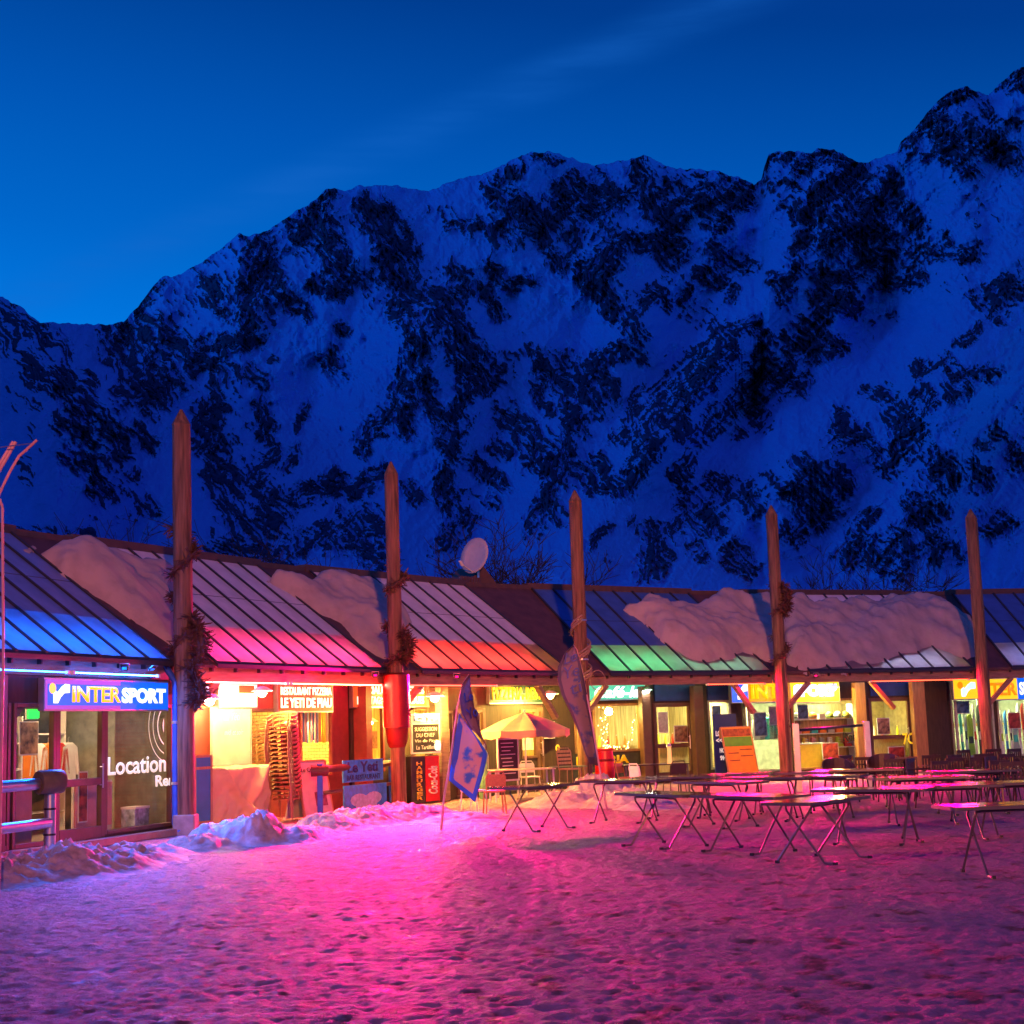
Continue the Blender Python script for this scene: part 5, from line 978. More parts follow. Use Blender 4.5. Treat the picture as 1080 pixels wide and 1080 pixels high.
# left edge: steel barrier and bent rods
pa = gnd(52, 913); dd = (gnd(-60, 932)-pa).normalized()
o = empty('steel_barrier', pa, 'steel post with two horizontal bars at the left frame edge', 'barrier')
mb = MB(); mb.tube([pa, pa+Vector((0, 0, 1.22))], .082, 14); mb.build('post', M['steel'], o, smooth=True)
for zz in (.42, .78): mb = MB(); mb.tube([pa+Vector((0, 0, zz)), pa+Vector((0, 0, zz+.03))], .09, 14); mb.build('collar', M['black'], o)
mb = MB(); mb.tube([pa+Vector((.16, 0, 1.18)), pa+dd*.3+Vector((0, 0, 1.18))], .17, 12); mb.build('end_clamp', mat('mossy_clamp', (.11, .10, .05), .6, var=.4), o, smooth=True, bevel=.01)
mb = MB(); mb.tube([pa-dd*.1+Vector((0, 0, 1.16)), pa+dd*3.6+Vector((0, 0, 1.16))], .085, 10); mb.build('top_bar', M['steel'], o, smooth=True)
mb = MB(); mb.tube([pa+Vector((.0, -.07, .60)), pa+dd*3.6+Vector((0, -.07, .60))], .075, 10); mb.build('lower_bar', M['steel'], o, smooth=True)
p2 = pa+dd*3.3; mb = MB(); mb.tube([p2, p2+Vector((0, 0, 1.25))], .082, 14); mb.build('post', M['steel'], o, smooth=True)
M['pinkrod'] = mat('pale_painted_rod', (.55, .30, .30), .5, var=.2); Yr = 17.5
o = empty('bent_mast', at(2, 700, Yr)*1, 'thin pale rods bent outwards at the top of a mast, left frame edge', 'mast'); o.location.z = 0
mb = MB(); mb.tube([Vector((at(3.5, 690, Yr).x, Yr, 0)), at(3.5, 690, Yr), at(2.5, 535, Yr), at(0, 527, Yr), at(-6, 523, Yr)], .017, 7); mb.build('mast_tube', M['pinkrod'], o)
mb = MB(); mb.tube([at(-4, 530, Yr), at(0, 519, Yr), at(10, 498, Yr), at(20, 481, Yr), at(27, 475, Yr), at(39, 464, Yr)], .017, 7); mb.build('bent_rod', M['pinkrod'], o)
for k in (0, 4): mb = MB(); mb.tube([at(-14+k, 512, Yr), at(0+k*.9, 489, Yr+.1), at(14+k*.6, 466, Yr+.15)], .022, 7); mb.build('double_rod', M['pinkrod'], o)
mb = MB(); mb.tube([at(-10, 473, Yr), at(34, 467.5, Yr)], .007, 5); mb.build('tie_wire', M['steel'], o)
# ------------------------------------------------------------------ feather flags
def flagmat(name, base, border, ink):
    m, t, b = newmat(name); n = t.nodes; l = t.links
    ae = n.new('ShaderNodeAttribute'); ae.attribute_name = 'edge'; an = n.new('ShaderNodeAttribute'); an.attribute_name = 'along'
    tcn = n.new('ShaderNodeTexCoord'); nz = n.new('ShaderNodeTexNoise'); nz.inputs['Scale'].default_value = 3.6; nz.inputs['Detail'].default_value = 5; l.new(tcn.outputs['Object'], nz.inputs[0])
    rr = n.new('ShaderNodeValToRGB'); l.new(nz.outputs[0], rr.inputs[0]); rr.color_ramp.interpolation = 'EASE'; e = rr.color_ramp.elements; e[0].position = .40; e[0].color = (*ink, 1); e[1].position = .52; e[1].color = (*base, 1)
    st = n.new('ShaderNodeMath'); st.operation = 'LESS_THAN'; l.new(ae.outputs['Fac'], st.inputs[0]); st.inputs[1].default_value = .14
    mxn = n.new('ShaderNodeMix'); mxn.data_type = 'RGBA'; l.new(st.outputs[0], mxn.inputs['Factor']); l.new(rr.outputs[0], mxn.inputs['A']); mxn.inputs['B'].default_value = (*border, 1)
    l.new(mxn.outputs['Result'], b.inputs['Base Color']); b.inputs['Roughness'].default_value = .65; return m
def sheet(name, Lc, Rc, Y, m, parent, wave=.05, nu=16, nv=50, th=.006, dy=0.):
    def samp(Cv, s):
        L_ = [0]
        for a, b in zip(Cv, Cv[1:]): L_.append(L_[-1]+math.hypot(b[0]-a[0], b[1]-a[1]))
        s *= L_[-1]; return np.interp(s, L_, [c[0] for c in Cv]), np.interp(s, L_, [c[1] for c in Cv])
    V = []; ed = []; al = []
    for j in range(nv):
        v = j/(nv-1); (xa, ya), (xb, yb) = samp(Lc, v), samp(Rc, v)
        for i in range(nu):
            u = i/(nu-1); V.append(at(xa+(xb-xa)*u, ya+(yb-ya)*u, Y+dy+wave*(math.sin(u*4+v*5)+.5*math.sin(v*11+u*2)))); ed.append(min(u, 1-u, (1-v)*2.2, 1)); al.append(v)
    o = grid_mesh(name, np.array([tuple(v) for v in V]), nv, nu, m, parent, {'edge': np.array(ed), 'along': np.array(al)})
    sm = o.modifiers.new('thickness', 'SOLIDIFY'); sm.thickness = th; return o
def ftext(s, ax, ay, bx, by, cx, cy, Y, m, o, bold=.02):  # lettering in a slanted box: a = lower left, b = lower right, c = upper left
    A, Bq, Cq = at(ax, ay, Y), at(bx, by, Y), at(cx, cy, Y); N_ = (Bq-A).cross(Cq-A).normalized(); N_ = N_ if N_.y > 0 else -N_
    text(s, lambda a, w, c: A+(Bq-A)*a+(Cq-A)*c+N_*w, 0, 1, 0, 1, 0, m, o, bold=bold, depth=.004)
fm1 = flagmat('flag_front', (.52, .36, .36), (.02, .14, .80), (.03, .17, .60)); fm2 = flagmat('flag_back', (.16, .09, .10), (.07, .03, .06), (.09, .05, .07)); fm3 = flagmat('flag_pale', (.15, .11, .10), (.05, .04, .06), (.02, .05, .14)); fmb = mat('flag_blue', (.02, .10, .50), .6, var=.2)
Ya = 26.6; base = at(465, 862, Ya)
o = empty('feather_flag', Vector((base.x, Ya, 0)), 'left feather flag with a blue border and a folded dark upper half', 'flag', 'feather flags on the plaza')
mb = MB(); mb.tube([Vector((base.x, Ya, 0)), at(468, 845, Ya), at(476, 795, Ya), at(482.5, 745, Ya), at(488, 722, Ya), at(494.5, 711, Ya)], [.022, .02, .018, .014, .010, .006], 7); mb.build('mast', M['pinkrod'], o)
sheet('lower_cloth', [(484, 752), (480, 778), (476, 805), (473.5, 823)], [(491, 762), (505, 780), (514.5, 795), (510, 815), (501, 846)], Ya, fm1, o, .04)
mb = MB(); Pq = [(480, 775), (484, 757), (488, 766), (483, 800), (479, 812), (476, 806)]; mb.prism([at(x, y, Ya-.075) for x, y in Pq], (0, .004, 0)); mb.build('blue_patch', fmb, o)
sheet('folded_top', [(494.5, 711.5), (487, 722), (484.5, 737), (487, 752), (495, 766), (512, 784)], [(495.5, 713), (497.5, 730), (501, 748), (505, 765), (511, 783), (514, 792)], Ya, fm2, o, .03, dy=-.10)
ftext('Le', 491, 741, 500, 738, 489, 731, Ya-.19, M['navy'], o); ftext('Yo', 494, 759, 505, 755, 491, 748, Ya-.19, M['navy'], o)
Yb = 31.; base = at(640, 850, Yb)
o = empty('feather_flag', Vector((base.x, Yb, 0)), 'right feather flag, leaning in front of the rope wound pole', 'flag', 'feather flags on the plaza')
mb = MB(); mb.tube([Vector((base.x, Yb, 0)), at(636, 832, Yb), at(624, 760, Yb), at(614, 708, Yb), at(608.5, 685, Yb), at(605, 680, Yb)], [.024, .022, .018, .014, .010, .007], 7); mb.build('mast', M['pinkrod'], o)
sheet('cloth', [(605, 680), (596, 688), (588.5, 703), (588, 717), (592, 732), (602, 752), (610, 772), (616, 792), (622, 806)], [(606, 681), (611, 694), (615, 712), (619, 732), (622, 750), (625, 768), (628, 784), (630, 797), (632, 808)], Yb, fm3, o, .05)
for s, a in (('Le', (595, 701, 608, 697, 597, 689)), ('Ye', (594, 717, 611, 712, 594, 704)), ('ti', (602, 734, 614, 729, 600, 722))): ftext(s, *a, Yb-.13, M['navy'], o, .0)
# ------------------------------------------------------------------ satellite dish, battens and hut gable on the ridge
Yd = 43.5; c = at(500.5, 586, Yd); f_ = at(505, 615, Yd); o = empty('satellite_dish', f_, 'round grey satellite dish standing on the roof ridge', 'satellite dish')
mb = MB(); nv_ = Vector((-.62, -.75, .22)).normalized(); xv = nv_.cross(Vector((0, 0, 1))).normalized(); yv = xv.cross(nv_)*1.0; n = 24
for q in range(5):
    pass
rings = [(0, 0), (.2, .012), (.38, .045), (.53, .09)]; b0 = len(mb.v); mb.v.append(c-nv_*.09)
for rr_, dz in rings[1:]:
    for j in range(n): a = 2*math.pi*j/n; mb.v.append(c+(xv*math.cos(a)+yv*math.sin(a)*1.04)*rr_+nv_*(dz-.09))
for j in range(n): mb.f.append((0, 1+j, 1+(j+1) % n))
for q in range(2):
    for j in range(n): mb.f.append((1+q*n+j, 1+(q+1)*n+j, 1+(q+1)*n+(j+1) % n, 1+q*n+(j+1) % n))
d_ = mb.build('reflector', mat('dish_grey', (.46, .43, .42), .5, var=.1), o, smooth=True); sm = d_.modifiers.new('thickness', 'SOLIDIFY'); sm.thickness = .02
mb = MB(); mb.tube([c-yv*.5, c+nv_*.48-yv*.42], .018, 6); mb.build('feed_arm', M['white'], o); mb = MB(); mb.tube([c+nv_*.46-yv*.44, c+nv_*.60-yv*.34], .045, 8); mb.build('receiver', M['white'], o)
mb = MB(); mb.tube([f_-Vector((0, 0, .3)), c-nv_*.14], .03, 8); mb.build('mast', M['steel'], o)
for px in (487, 493, 499, 516, 524, 532, 540):
    u_ = B2.u(px, RW+.1, 606); 
    if u_ > B2.L+.3: u_ = B2.L+.3+.12*(px-516)/8
    mb = MB(); mb.fbox(B2, u_-.05, u_+.05, RW+.06, RW+.16, RZ+.08, RZ+.26); mb.build('ridge_batten', M['wedge'], HB[2])
g0 = B2(B2.L+1.5, RW+.6, RZ-.1); mb = MB(); mb.prism([g0+B3.e*-.75, g0+B3.e*.75, g0+Vector((0, 0, .85))], B3.n*1.4); mb.build('roof_turret', M['wedge'], HB[2])
# ------------------------------------------------------------------ bare trees and shrubs behind the roofs
M['bark'] = mat('dark_bark', (.03, .018, .02), .9, var=.4, scale=10)
def bare_tree(px, Y, H_, name, label, cat, seed, spread=.55, n0=8, lv=4, zb=0., th=.10):
    rg = random.Random(seed); x = at(px, 600, Y).x; p0 = Vector((x, Y, zb)); o = empty(name, p0, label, cat); tr = MB(); br = MB()
    tr.tube([p0-Vector((0, 0, .5)), p0+Vector((rg.gauss(0, .05), 0, H_*.18)), p0+Vector((rg.gauss(0, .1), 0, H_*.36))], [th, th*.8, th*.6], 7)
    def grow(p, d, L_, r, k):
        q = p+d*L_*.5+Vector((rg.gauss(0, .06), rg.gauss(0, .06), 0))*L_; e = q+(d+Vector((rg.gauss(0, .2), rg.gauss(0, .2), rg.gauss(.06, .12)))).normalized()*L_*.5
        br.tube([p, q, e], [max(r, .014), max(r*.8, .012), max(r*.55, .010)], 4)
        if k == 0: return
        for _ in range(3 if k > 1 else 4):
            dd = (d+Vector((rg.gauss(0, spread), rg.gauss(0, spread), rg.gauss(.1, spread*.6)))).normalized(); grow(p.lerp(e, rg.uniform(.45, 1)), dd, L_*rg.uniform(.55, .78), r*.6, k-1)
    for k in range(n0): a = k*2*math.pi/n0+rg.random(); grow(p0+Vector((0, 0, H_*rg.uniform(.14, .36))), Vector((math.cos(a)*spread*.9, math.sin(a)*spread*.9, 1)).normalized(), H_*.30, th*.5, lv)
    tr.build('trunk', M['bark'], o); br.build('crown', M['bark'], o); return o
bare_tree(541, 66, 11.6, 'bare_tree', 'leafless tree just right of the satellite dish', 'tree', 1)
bare_tree(512, 72, 11.4, 'bare_tree', 'smaller leafless tree partly behind the satellite dish', 'tree', 2)
bare_tree(915, 74, 11.4, 'bare_tree', 'leafless tree behind the roof between the two right-hand poles', 'tree', 3)
for k, (px, h_) in enumerate(((236, 7.2), (262, 8.0), (288, 8.6), (312, 8.2))): bare_tree(px, 56+k*1.5, h_+3.4, 'bare_shrub', ['thin leafless shrub just right of the nearest pole', 'leafless shrub behind the roof, second right of the nearest pole', 'tallest dark shrub behind the red lit roof', 'dark shrub left of the wrapped pole, behind the snow slab'][k], 'shrub', 10+k, .9, 7, 3, 0, .06)
for k, px in enumerate((18, 42, 70, 88)): bare_tree(px, 60+k*2, 13.4-k*.2, 'bare_shrub', ['shrub at the left frame edge behind the ridge', 'second shrub from the left frame edge', 'shrub behind the snow lump at far left', 'low shrub behind the roof left of the nearest pole'][k], 'shrub', 20+k, .9, 6, 3, 0, .06)
# ------------------------------------------------------------------ shop stock seen through the panes
ORDW = 'first,second,third,fourth,fifth,sixth,seventh,eighth,ninth,tenth,eleventh,twelfth,thirteenth,fourteenth,fifteenth,sixteenth,seventeenth,eighteenth,nineteenth,twentieth,twenty-first,twenty-second,twenty-third,twenty-fourth'.split(',')
PC = dict(white=(.75, .75, .72), teal=(.05, .42, .42), black=(.03, .03, .035), lime=(.45, .62, .05), orange=(.75, .22, .02), blue=(.05, .20, .60), yellow=(.75, .55, .05), red=(.60, .04, .03), grey=(.35, .36, .36), pink=(.70, .25, .30))
for k, c in list(PC.items()): M['goods_'+k] = mat('goods_'+k, c, .4, var=.12, bump=0)
# ski display, far right window: skis leaning on a yellow bar
B = BAY[5]; w0 = 2.75
o = empty('display_rack', B(2.4, w0, 0), 'long display rack with a yellow bar behind the right-hand ski window', 'rack'); u0, u1 = B.u(980, w0), B.u(1088, w0)
mb = MB(); mb.fbox(B, u0, u1, w0-.06, w0-.01, 1.30, 1.40); mb.build('bar', mat('yellow_bar', (.80, .58, .10), .4, var=.08), o)
for uu in (u0+.1, (u0+u1)/2, u1-.1): mb = MB(); mb.fbox(B, uu-.03, uu+.03, w0+.0, w0+.06, .1, 2.3); mb.build('upright', M['white'], o)
def ski(name, u, w, h, wd, lean, m1, m2, label, grp, cat):
    o = empty(name, B(u, w, .1), label, cat, grp); F = lambda a, z, t: B(u+a, w+lean*z/h+t, .1+z)
    prof = [(0, .75), (.12, .95), (.45, .70), (.80, .95), (.92, .85), (1., .30)]
    mb = MB(); P = [F(wd*b, h*a, (.06*(a-.92)/.08*-1 if a > .92 else 0)) for a, b in prof]+[F(-wd*b, h*a, (.06*(a-.92)/.08*-1 if a > .92 else 0)) for a, b in prof[::-1]]
    mb.prism(P, B.n*.02); mb.build('deck', M['goods_'+m1], o)
    mb = MB(); mb.prism([F(-wd*.6, h*.40, -.004), F(wd*.6, h*.40, -.004), F(wd*.6, h*.62, -.004), F(-wd*.6, h*.62, -.004)], B.n*-.006); mb.build('graphic', M['goods_'+m2], o)
    return o
rg = random.Random(4)
sk = [('white', 'teal'), ('black', 'lime'), ('white', 'orange'), ('orange', 'white'), ('grey', 'white'), ('white', 'blue'), ('teal', 'white'), ('white', 'black'), ('lime', 'black'), ('white', 'red'), ('black', 'white'), ('white', 'teal'), ('yellow', 'black'), ('white', 'grey'), ('black', 'orange'), ('white', 'lime'), ('blue', 'white'), ('white', 'black'), ('grey', 'teal'), ('white', 'pink'), ('red', 'white'), ('white', 'blue')]
for k, (a, b) in enumerate(sk):
    u = u0+.15+(u1-u0-.3)*k/(len(sk)-1); board = k in (3, 8, 13, 18)
    ski('snowboard' if board else 'ski', u, w0-.16, rg.uniform(1.65, 1.95) if not board else 1.6, .055 if not board else .13, .09, a, b, f'{a} {"snowboard" if board else "ski"} with a {b} patch on the yellow bar, {ORDW[k]} from the left', 'skis and boards on the display rack', 'snowboard' if board else 'ski')
def item(kind, p, B, m, lab, grp):
    o = empty(kind, p, lab, kind.replace('_', ' '), grp)
    if kind == 'helmet':
        mb = MB(); mb.lathe(p, [(.10, .0), (.125, .05), (.13, .11), (.105, .18), (.06, .215), (.01, .225)], 12); mb.build('shell', m, o, smooth=True); mb = MB(); mb.lathe(p, [(.127, .045), (.137, .06), (.127, .08)], 12); mb.build('strap', M['black'], o)
    elif kind == 'ski_boot':
        mb = MB(); pr = [(-.14, 0), (.14, 0), (.15, .07), (.03, .12), (.02, .30), (-.10, .32), (-.13, .10)]; mb.prism([p+B.e*a+Vector((0, 0, b))-B.n*.05 for a, b in pr], B.n*.10); mb.build('shell', m, o, bevel=.01)
        for z in (.11, .19, .26): mb = MB(); q = p+Vector((0, 0, z))-B.n*.058; mb.bar(q-B.e*.06, q+B.e*.05, .012, .018); mb.build('buckle', M['steel'], o)
    elif kind == 'goods_box':
        mb = MB(); F = lambda u, w, z: p+B.e*u+B.n*w+Vector((0, 0, z)); mb.fbox(F, -.12, .12, -.08, .08, 0, .16); mb.build('carton', m, o, bevel=.006); mb = MB(); mb.fbox(F, -.122, .122, -.083, .083, .13, .165); mb.build('lid', M['goods_white'], o)
    elif kind == 'jacket':
        F = lambda u, w, z: p+B.e*u+B.n*w+Vector((0, 0, z)); mb = MB(); mb.prism([F(a, 0, b) for a, b in [(-.20, 0), (.20, 0), (.19, .35), (.25, .10), (.32, .12), (.24, .62), (.10, .70), (-.10, .70), (-.24, .62), (-.32, .12), (-.25, .10), (-.19, .35)]], B.n*.10); mb.build('body', m, o, bevel=.02); mb = MB(); mb.tube([F(0, .05, .68), F(0, .05, .78), F(.03, .05, .80)], .008, 5); mb.build('hanger', M['steel'], o)
def shelf(B, u0, u1, w, tiers, name, label, m='white', back=True):
    o = empty(name, B((u0+u1)/2, w, 0), label, 'shelf'); mb = MB()
    for uu in (u0, u1-.04): mb = MB(); mb.fbox(B, uu, uu+.04, w, w+.34, .1, tiers[-1]+.45); mb.build('upright', M[m], o)
    for z in tiers: mb = MB(); mb.fbox(B, u0+.04, u1-.04, w, w+.34, z-.03, z); mb.build('shelf_board', M[m], o)
    if back: mb = MB(); mb.fbox(B, u0+.04, u1-.04, w+.34, w+.36, .1, tiers[-1]+.45); mb.build('back_panel', M['inner'], o)
    return o
B = BAY[4]; w = 2.75; u0, u1 = B.u(838, w), B.u(902, w); tiers = (.35, .80, 1.25, 1.70)
shelf(B, u0, u1, w, tiers, 'shelf_unit', 'white shelf unit full of helmets, boots and boxes in the yellow display')
kinds = ['goods_box', 'ski_boot', 'goods_box', 'helmet']; TN = ['bottom shelf', 'second shelf', 'third shelf', 'top shelf']; cols = list(PC)
rg = random.Random(11)
for ti, z in enumerate(tiers):
    nn = 7
    for k in range(nn):
        c = rg.choice(cols if ti != 0 else ['orange', 'yellow', 'red']); kd = kinds[ti] if rg.random() < .75 else rg.choice(kinds)
        item(kd, B(u0+.2+(u1-u0-.4)*k/(nn-1), w+.15, z), B, M['goods_'+c], f'{c} {kd.replace("_", " ")} on the {TN[ti]} of the yellow display, {ORDW[k]} from the left', 'goods on the display shelves')
mb = MB(); ul, ur = B.u(840, 2.3), B.u(868, 2.3); o = empty('display_counter', B((ul+ur)/2, 2.3, 0), 'yellow sales counter low in the yellow lit display', 'counter'); mb.fbox(B, ul, ur, 2.3, 2.68, .1, .92); mb.build('front', M['goods_yellow'], o); mb = MB(); mb.fbox(B, ul-.05, ur+.05, 2.27, 2.70, .92, .96); mb.build('top', M['white'], o)
w = 3.0; u0, u1 = B.u(792, w), B.u(832, w)
o = empty('clothes_rail', B((u0+u1)/2, w, 0), 'steel clothes rail with ski jackets left of the fourth pole', 'clothes rail'); mb = MB(); mb.tube([B(u0, w+.05, .1), B(u0, w+.05, 1.9), B(u1, w+.05, 1.9), B(u1, w+.05, .1)], .02, 7); mb.build('rail', M['steel'], o)
for k in range(5): c = ['white', 'grey', 'teal', 'white', 'black'][k]; item('jacket', B(u0+.35+(u1-u0-.7)*k/4, w, 1.10), B, M['goods_'+c], f'{c} ski jacket on the steel rail, {ORDW[k]} from the left', 'jackets on the steel rail')
B = BAY[3]; w = 3.6; u0, u1 = B.u(750, w), B.u(790, w)
shelf(B, u0, u1, w, (.5, 1.0, 1.5, 1.9), 'shelf_unit', 'white shelf unit behind the blue rental panel')
for ti, z in enumerate((.5, 1.0, 1.5, 1.9)):
    for k in range(4): c = rg.choice(['white', 'teal', 'grey', 'blue', 'white']); item('goods_box' if ti % 2 else 'ski_boot', B(u0+.25+(u1-u0-.5)*k/3, w+.15, z), B, M['goods_'+c], f'{c} {"goods box" if ti % 2 else "ski boot"} on the {TN[ti]} behind the blue rental panel, {ORDW[k]} from the left', 'goods behind the rental panel')
w = 3.4; B = BAY[3]
# left ski shop
B = BAY[0]
def win0(px0, px1, py0, py1, w): return rect(B, px0, px1, py0, py1, w)
u0, u1, z0, z1 = win0(74, 101, 770, 860, 1.5)
shelf(B, B.L-3.6, B.L-2.2, 1.9, (.4, .85, 1.3, 1.75), 'shelf_unit', 'white open shelf unit seen through the brown double doors', back=False)
for ti, z in enumerate((.4, .85, 1.3, 1.75)):
    for k in range(4): c = ['red', 'orange', 'white', 'yellow'][(ti+k) % 4]; item(['ski_boot', 'goods_box'][ti % 2], B(B.L-3.4+.34*k, 2.05, z), B, M['goods_'+c], f'{c} {["ski boot", "goods box"][ti % 2]} on the {TN[ti]} in the left ski shop, {ORDW[k]} from the left', 'goods in the left ski shop')
shelf(B, B.L-1.9, B.L-.4, 2.3, (.5, 1.0, 1.5, 1.9), 'shelf_unit', 'white shelf unit behind the word Location', back=False)
for k in range(5): c = ['orange', 'white', 'orange', 'red', 'white'][k]; item('jacket', B(B.L-1.75+.30*k, 2.1, 1.02), B, M['goods_'+c], f'{c} jacket hanging behind the lettered window, {ORDW[k]} from the left', 'jackets in the left ski shop')
o = empty('ski_poster', B(B.L-1.3, 1.0, .1), 'big salmon coloured display panel low behind the lettered window', 'panel'); mb = MB(); mb.fbox(B, B.L-1.95, B.L-.85, 1.0, 1.05, .25, 1.0); mb.build('print', M['goods_pink'], o); mb = MB(); mb.fbox(B, B.L-1.98, B.L-.82, 1.02, 1.06, .12, 1.03); mb.build('backing', M['white'], o)
o = empty('magazine_box', B(B.L-.45, .75, .1), 'blue and white box in the corner of the lettered window', 'box'); mb = MB(); mb.fbox(B, B.L-.70, B.L-.25, .62, .9, .12, .50); mb.build('carton', mat('printed_carton', (.35, .50, .62), .5, var=.7, scale=9), o); mb = MB(); mb.fbox(B, B.L-.71, B.L-.24, .60, .91, .50, .54); mb.build('lid', M['goods_white'], o)
o = empty('sales_counter', B(3.6, 1.0, .1), 'counter with red light painted on, behind the left window', 'counter'); mb = MB(); mb.fbox(B, 1.5, 4.0, .9, 1.4, .12, .98); mb.build('front', M['goods_pink'], o); mb = MB(); mb.fbox(B, 1.4, 4.1, .84, 1.45, .98, 1.05); mb.build('top', M['cocared'], o)  # the ledge's red light is put into the counter's colours
o = empty('exit_sign', B(B.u(36, 1.0, 753), 1.0, 2.), 'small green lit exit sign in the left window', 'sign'); uu, zz = B.uz(36, 753, 1.0); mb = MB(); mb.fbox(B, uu-.14, uu+.14, 1.0, 1.03, zz-.07, zz+.07); mb.build('face', E['exitg'], o); mb = MB(); mb.fbox(B, uu-.16, uu+.16, 1.031, 1.06, zz-.09, zz+.09); mb.build('casing', M['white'], o)
o = empty('window_lettering', B(B.L-1, .29, 1.2), 'pale words Location and Rent stuck on the right window of the left ski shop', 'lettering'); lt = emis('lettering_white', (1., .93, .75), .75)
a = win0(113.5, 175, 797, 816, .29); text('Location', B, a[0], a[1], a[2], a[3], .292, lt, o, bold=.02, depth=.004); a = win0(164, 185.5, 817, 829, .29); text('Rent', B, a[0], a[1]+.12, a[2], a[3], .292, lt, o, bold=.03, depth=.004)
o = empty('ring_emblem', B(B.L-.5, .29, 2), 'orange dot with pale rings stuck on the upper right of the lettered window', 'emblem'); cu_, cz_ = B.uz(178, 765, .29)
def ringf(r0, r1, m, nm, w_, a0=0, a1=360):
    mb = MB(); n = 28
    for k in range(n):
        A = [R(a0+(a1-a0)*q/n) for q in (k, k+1)]; P = [(cu_+max(-9, min(B.L-.28-cu_, r*math.cos(t)*1.)), cz_+max(-9, min(2.30-cz_, r*math.sin(t)))) for r, t in ((r0, A[0]), (r1, A[0]), (r1, A[1]), (r0, A[1]))]
        mb.face([B(u, w_, z) for u, z in P])
    mb.build(nm, m, o)
ringf(.0, .11, E['orl'], 'dot', .288); ringf(.15, .21, lt, 'ring', .289); ringf(.36, .39, lt, 'ring', .289); ringf(.52, .535, lt, 'ring', .289, 90, 270); ringf(.66, .675, lt, 'ring', .289, 90, 270)
# restaurant: bead curtain, furniture inside
B = BAY[1]; w = 1.62; u0, u1 = B.u(317, w), B.u(350, w); o = empty('bead_curtain', B((u0+u1)/2, w, 1.3), 'striped bead curtain in the restaurant window below the red sign', 'curtain'); mb = MB(); mb.tube([B(u0, w, 2.27), B(u1, w, 2.27)], .015, 6); mb.build('rod', M['steel'], o)
bc_ = ['blue', 'pink', 'blue', 'white', 'pink', 'blue', 'white', 'yellow']
for k in range(26): c = bc_[k % 8] if k < 15 else rg.choice(['white', 'yellow', 'white', 'pink']); mb = MB(); uu = u0+(u1-u0)*(k+.5)/26; mb.tube([B(uu, w, 2.26), B(uu+rg.uniform(-.01, .01), w, 1.9), B(uu, w, 1.55+rg.uniform(-.04, .04))], .017, 5); mb.build('strand', M['goods_'+c], o)
for i, px, lab in ((1, 300, 'small framed picture on the stone wall of the restaurant'), (2, 390, 'framed picture on the wall behind the second pole window')):
    B = BAY[i]; w = FW[i]+2.9; uu = B.u(px, w); o = empty('wall_picture', B(uu, w, 1.4), lab, 'picture'); mb = MB(); mb.fbox(B, uu-.3, uu+.3, w, w+.03, 1.3, 1.75); mb.build('print', M['photo'], o); mb = MB(); mb.fbox(B, uu-.34, uu+.34, w+.012, w+.05, 1.26, 1.79); mb.build('frame', M['wood'], o)
# pizzeria: shelves and a counter inside; cafe: counter
for i, pa_, pb_, lab in ((2, 484, 512, 'wooden counter inside the pizzeria door'), (3, 632, 668, 'wooden counter behind the fairy lights'), (3, 695, 725, 'wooden counter behind the dark cafe door'), (4, 922, 955, 'wooden counter between the ochre posts')):
    B = BAY[i]; w = FW[i]+1.6; u0, u1 = B.u(pa_, w), B.u(pb_, w); o = empty('bar_counter', B((u0+u1)/2, w, 0), lab, 'counter'); mb = MB(); mb.fbox(B, u0, u1, w, w+.5, .1, 1.02); mb.build('front', M['tan'], o); mb = MB(); mb.fbox(B, u0-.06, u1+.06, w-.06, w+.55, 1.02, 1.08); mb.build('top', M['wood'], o)
    for k in range(4):
        uu = u0+(u1-u0)*(k+.5)/4; p = B(uu, w+.2, 1.08); c = rg.choice(['lime', 'orange', 'red', 'white']); ob = empty('bottle', p, f'{ORDW[k]} {c} bottle on the {lab}{ORDW[k]} from the left', 'bottle', 'bottles on the counters'); mb = MB(); mb.lathe(p, [(.04, 0), (.042, .18), (.015, .25), (.014, .31)], 9); mb.build('body', M['goods_'+c], ob, smooth=True); mb = MB(); mb.lathe(p, [(.017, .31), (.017, .335)], 8); mb.build('cap', M['steel'], ob)
# stickers on doors and windows
B = BAY[4]; o = empty('door_sticker', B(B.u(958, 1.95, 776), 1.96, 1.1), 'yellow curved lettering on the glazed door between the ochre posts', 'sticker'); a = rect(B, 952, 964, 773, 785, 1.96); text('7C', B, a[0], a[1], a[2], a[3], 1.955, emis('sticker_yellow', (1., .6, .02), .8), o, bold=.02, depth=.004)
a = rect(B, 892, 907, 772, 783, 1.96); o = empty('window_lettering', B(a[0], 1.96, a[2]), 'dark word Rent low on the yellow display window', 'lettering'); text('Rent', B, a[0]-.1, a[1], a[2]+.05, a[3], 1.955, M['board'], o, bold=.03, depth=.004)
B = BAY[2]; o = empty('round_sticker', B(B.u(589, 1.38, 789), 1.37, 1.3), 'round yellow sticker on the pizzeria door near the third pole', 'sticker'); uu, zz = B.uz(588, 789, 1.37); mb = MB(); mb.prism([B(uu+.1*math.cos(t*.45), 1.362, zz+.1*math.sin(t*.45)) for t in range(14)], B.n*.004); mb.build('disc', M['goods_yellow'], o); mb = MB(); mb.prism([B(uu+.05*math.cos(t*.45), 1.358, zz+.05*math.sin(t*.45)) for t in range(14)], B.n*.003); mb.build('print', M['board'], o)
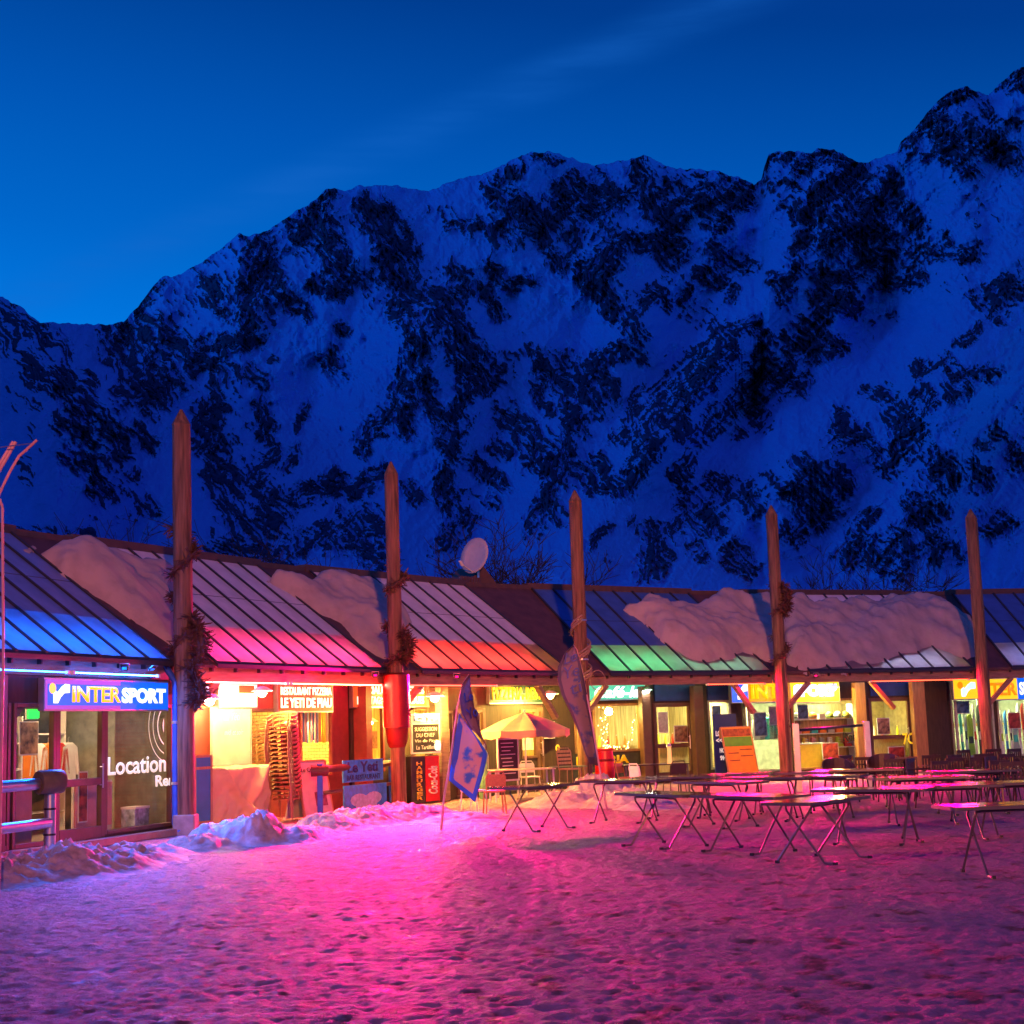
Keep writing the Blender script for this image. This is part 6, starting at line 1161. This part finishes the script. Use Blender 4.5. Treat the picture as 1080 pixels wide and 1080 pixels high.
B = BAY[1]; o = empty('small_sign', B(B.u(217, .25, 725), .22, 2.5), 'little blue pictogram sign beside the nearest pole below the eave', 'sign'); a = rect(B, 213.5, 219, 720.5, 729, .25); mb = MB(); mb.fbox(B, a[0], a[1], .22, .25, a[2], a[3]); mb.build('plate', E['paleblue'], o); mb = MB(); mb.fbox(B, a[0]+.05, a[1]-.06, .212, .219, a[2]+.05, a[3]-.12); mb.build('pictogram', M['navy'], o)

# posters, leaflets and price cards that crowd the panes
M['poster'] = mat('mixed_poster_print', (.45, .30, .14), .5, var=.9, scale=7); M['posterb'] = mat('blue_poster_print', (.10, .22, .40), .5, var=.9, scale=6); M['posterr'] = mat('red_poster_print', (.50, .08, .05), .5, var=.8, scale=6); M['leaf'] = mat('pale_leaflet', (.62, .58, .48), .6, var=.3, scale=12)
PST = [(0, 22, 40, 762, 795, 'poster', 1.6, 'brown wall poster seen through the left window under the exit sign'), (0, 84, 92, 815, 866, 'posterr', .75, 'tall red banner standing behind the brown double doors'), (0, 128, 148, 757, 790, 'posterr', 2.9, 'reddish poster high on the wall behind the lettered window'),
 (1, 298, 310, 776, 800, 'poster', 1.66, 'menu card in the middle restaurant window'), (2, 440, 449, 756, 770, 'posterr', 1.44, 'small red menu card in the window right of the wrapped pole'), (2, 457, 474, 770, 792, 'leaf', 1.44, 'pale price list in the window behind the left feather flag'), (2, 486, 506, 752, 770, 'poster', 1.44, 'yellowish notice on the pizzeria door glass'), (2, 552, 562, 770, 790, 'leaf', 1.35, 'pale notice on the wall beside the pizzeria door'), (2, 571, 585, 762, 778, 'poster', 1.44, 'brown notice on the right pizzeria door'),
 (3, 610, 620, 752, 776, 'posterr', 1.95, 'red card in the narrow cafe window'), (3, 695, 704, 752, 772, 'leaf', 1.95, 'pale leaflet on the dark cafe door'), (3, 712, 725, 766, 782, 'poster', 1.95, 'brown leaflet low on the dark cafe door'), (3, 752, 760, 745, 760, 'posterb', 1.95, 'blue card in the window above the rental panel'),
 (4, 796, 808, 752, 776, 'posterb', 2.06, 'blue poster in the display left of the fourth pole'), (4, 812, 822, 746, 764, 'leaf', 2.06, 'pale poster in the display left of the fourth pole'), (4, 842, 852, 744, 758, 'posterb', 2.06, 'blue poster high in the yellow display window'), (4, 868, 884, 784, 800, 'posterr', 2.06, 'red price poster low in the yellow display window'), (4, 926, 938, 758, 774, 'poster', 2.06, 'orange card on the glazed door between the ochre posts'), (4, 938, 954, 788, 806, 'posterr', 2.06, 'red poster low on the glazed door between the ochre posts'),
 (5, 984, 996, 742, 756, 'leaf', 2.06, 'pale card high in the right-hand ski window'), (5, 1008, 1022, 740, 752, 'posterb', 2.06, 'blue card high in the right-hand ski window'), (5, 1064, 1076, 752, 768, 'posterr', 2.06, 'red card in the window at the right frame edge')]
for i, a0, a1, b0, b1, m, w, lab in PST:
    B = BAY[i]; u0, u1, z0, z1 = rect(B, a0, a1, b0, b1, w); o = empty('poster', B((u0+u1)/2, w, z0), lab, 'poster', 'posters and cards in the shop windows'); mb = MB(); mb.fbox(B, u0, u1, w, w+.008, z0, z1); mb.build('print', M[m], o); mb = MB(); mb.fbox(B, u0-.025, u1+.025, w+.009, w+.02, z0-.025, z1+.025); mb.build('mount', M['goods_white'], o)

# dark blue header boards over the doors
M['header'] = mat('dark_blue_header', (.012, .035, .16), .5, var=.2)
for i, a0, a1, b0, b1, w in ((3, 690, 733, 722, 743, 1.86), (3, 746, 772, 722, 741, 1.86), (4, 918, 962, 721, 738, 1.96)):
    B = BAY[i]; u0, u1, z0, z1 = rect(B, a0, a1, b0, b1, w); mb = MB(); mb.fbox(B, u0, u1, w-.02, w+.03, max(z0, 2.36), z1+.25); mb.build('header_board', M['header'], HB[i])
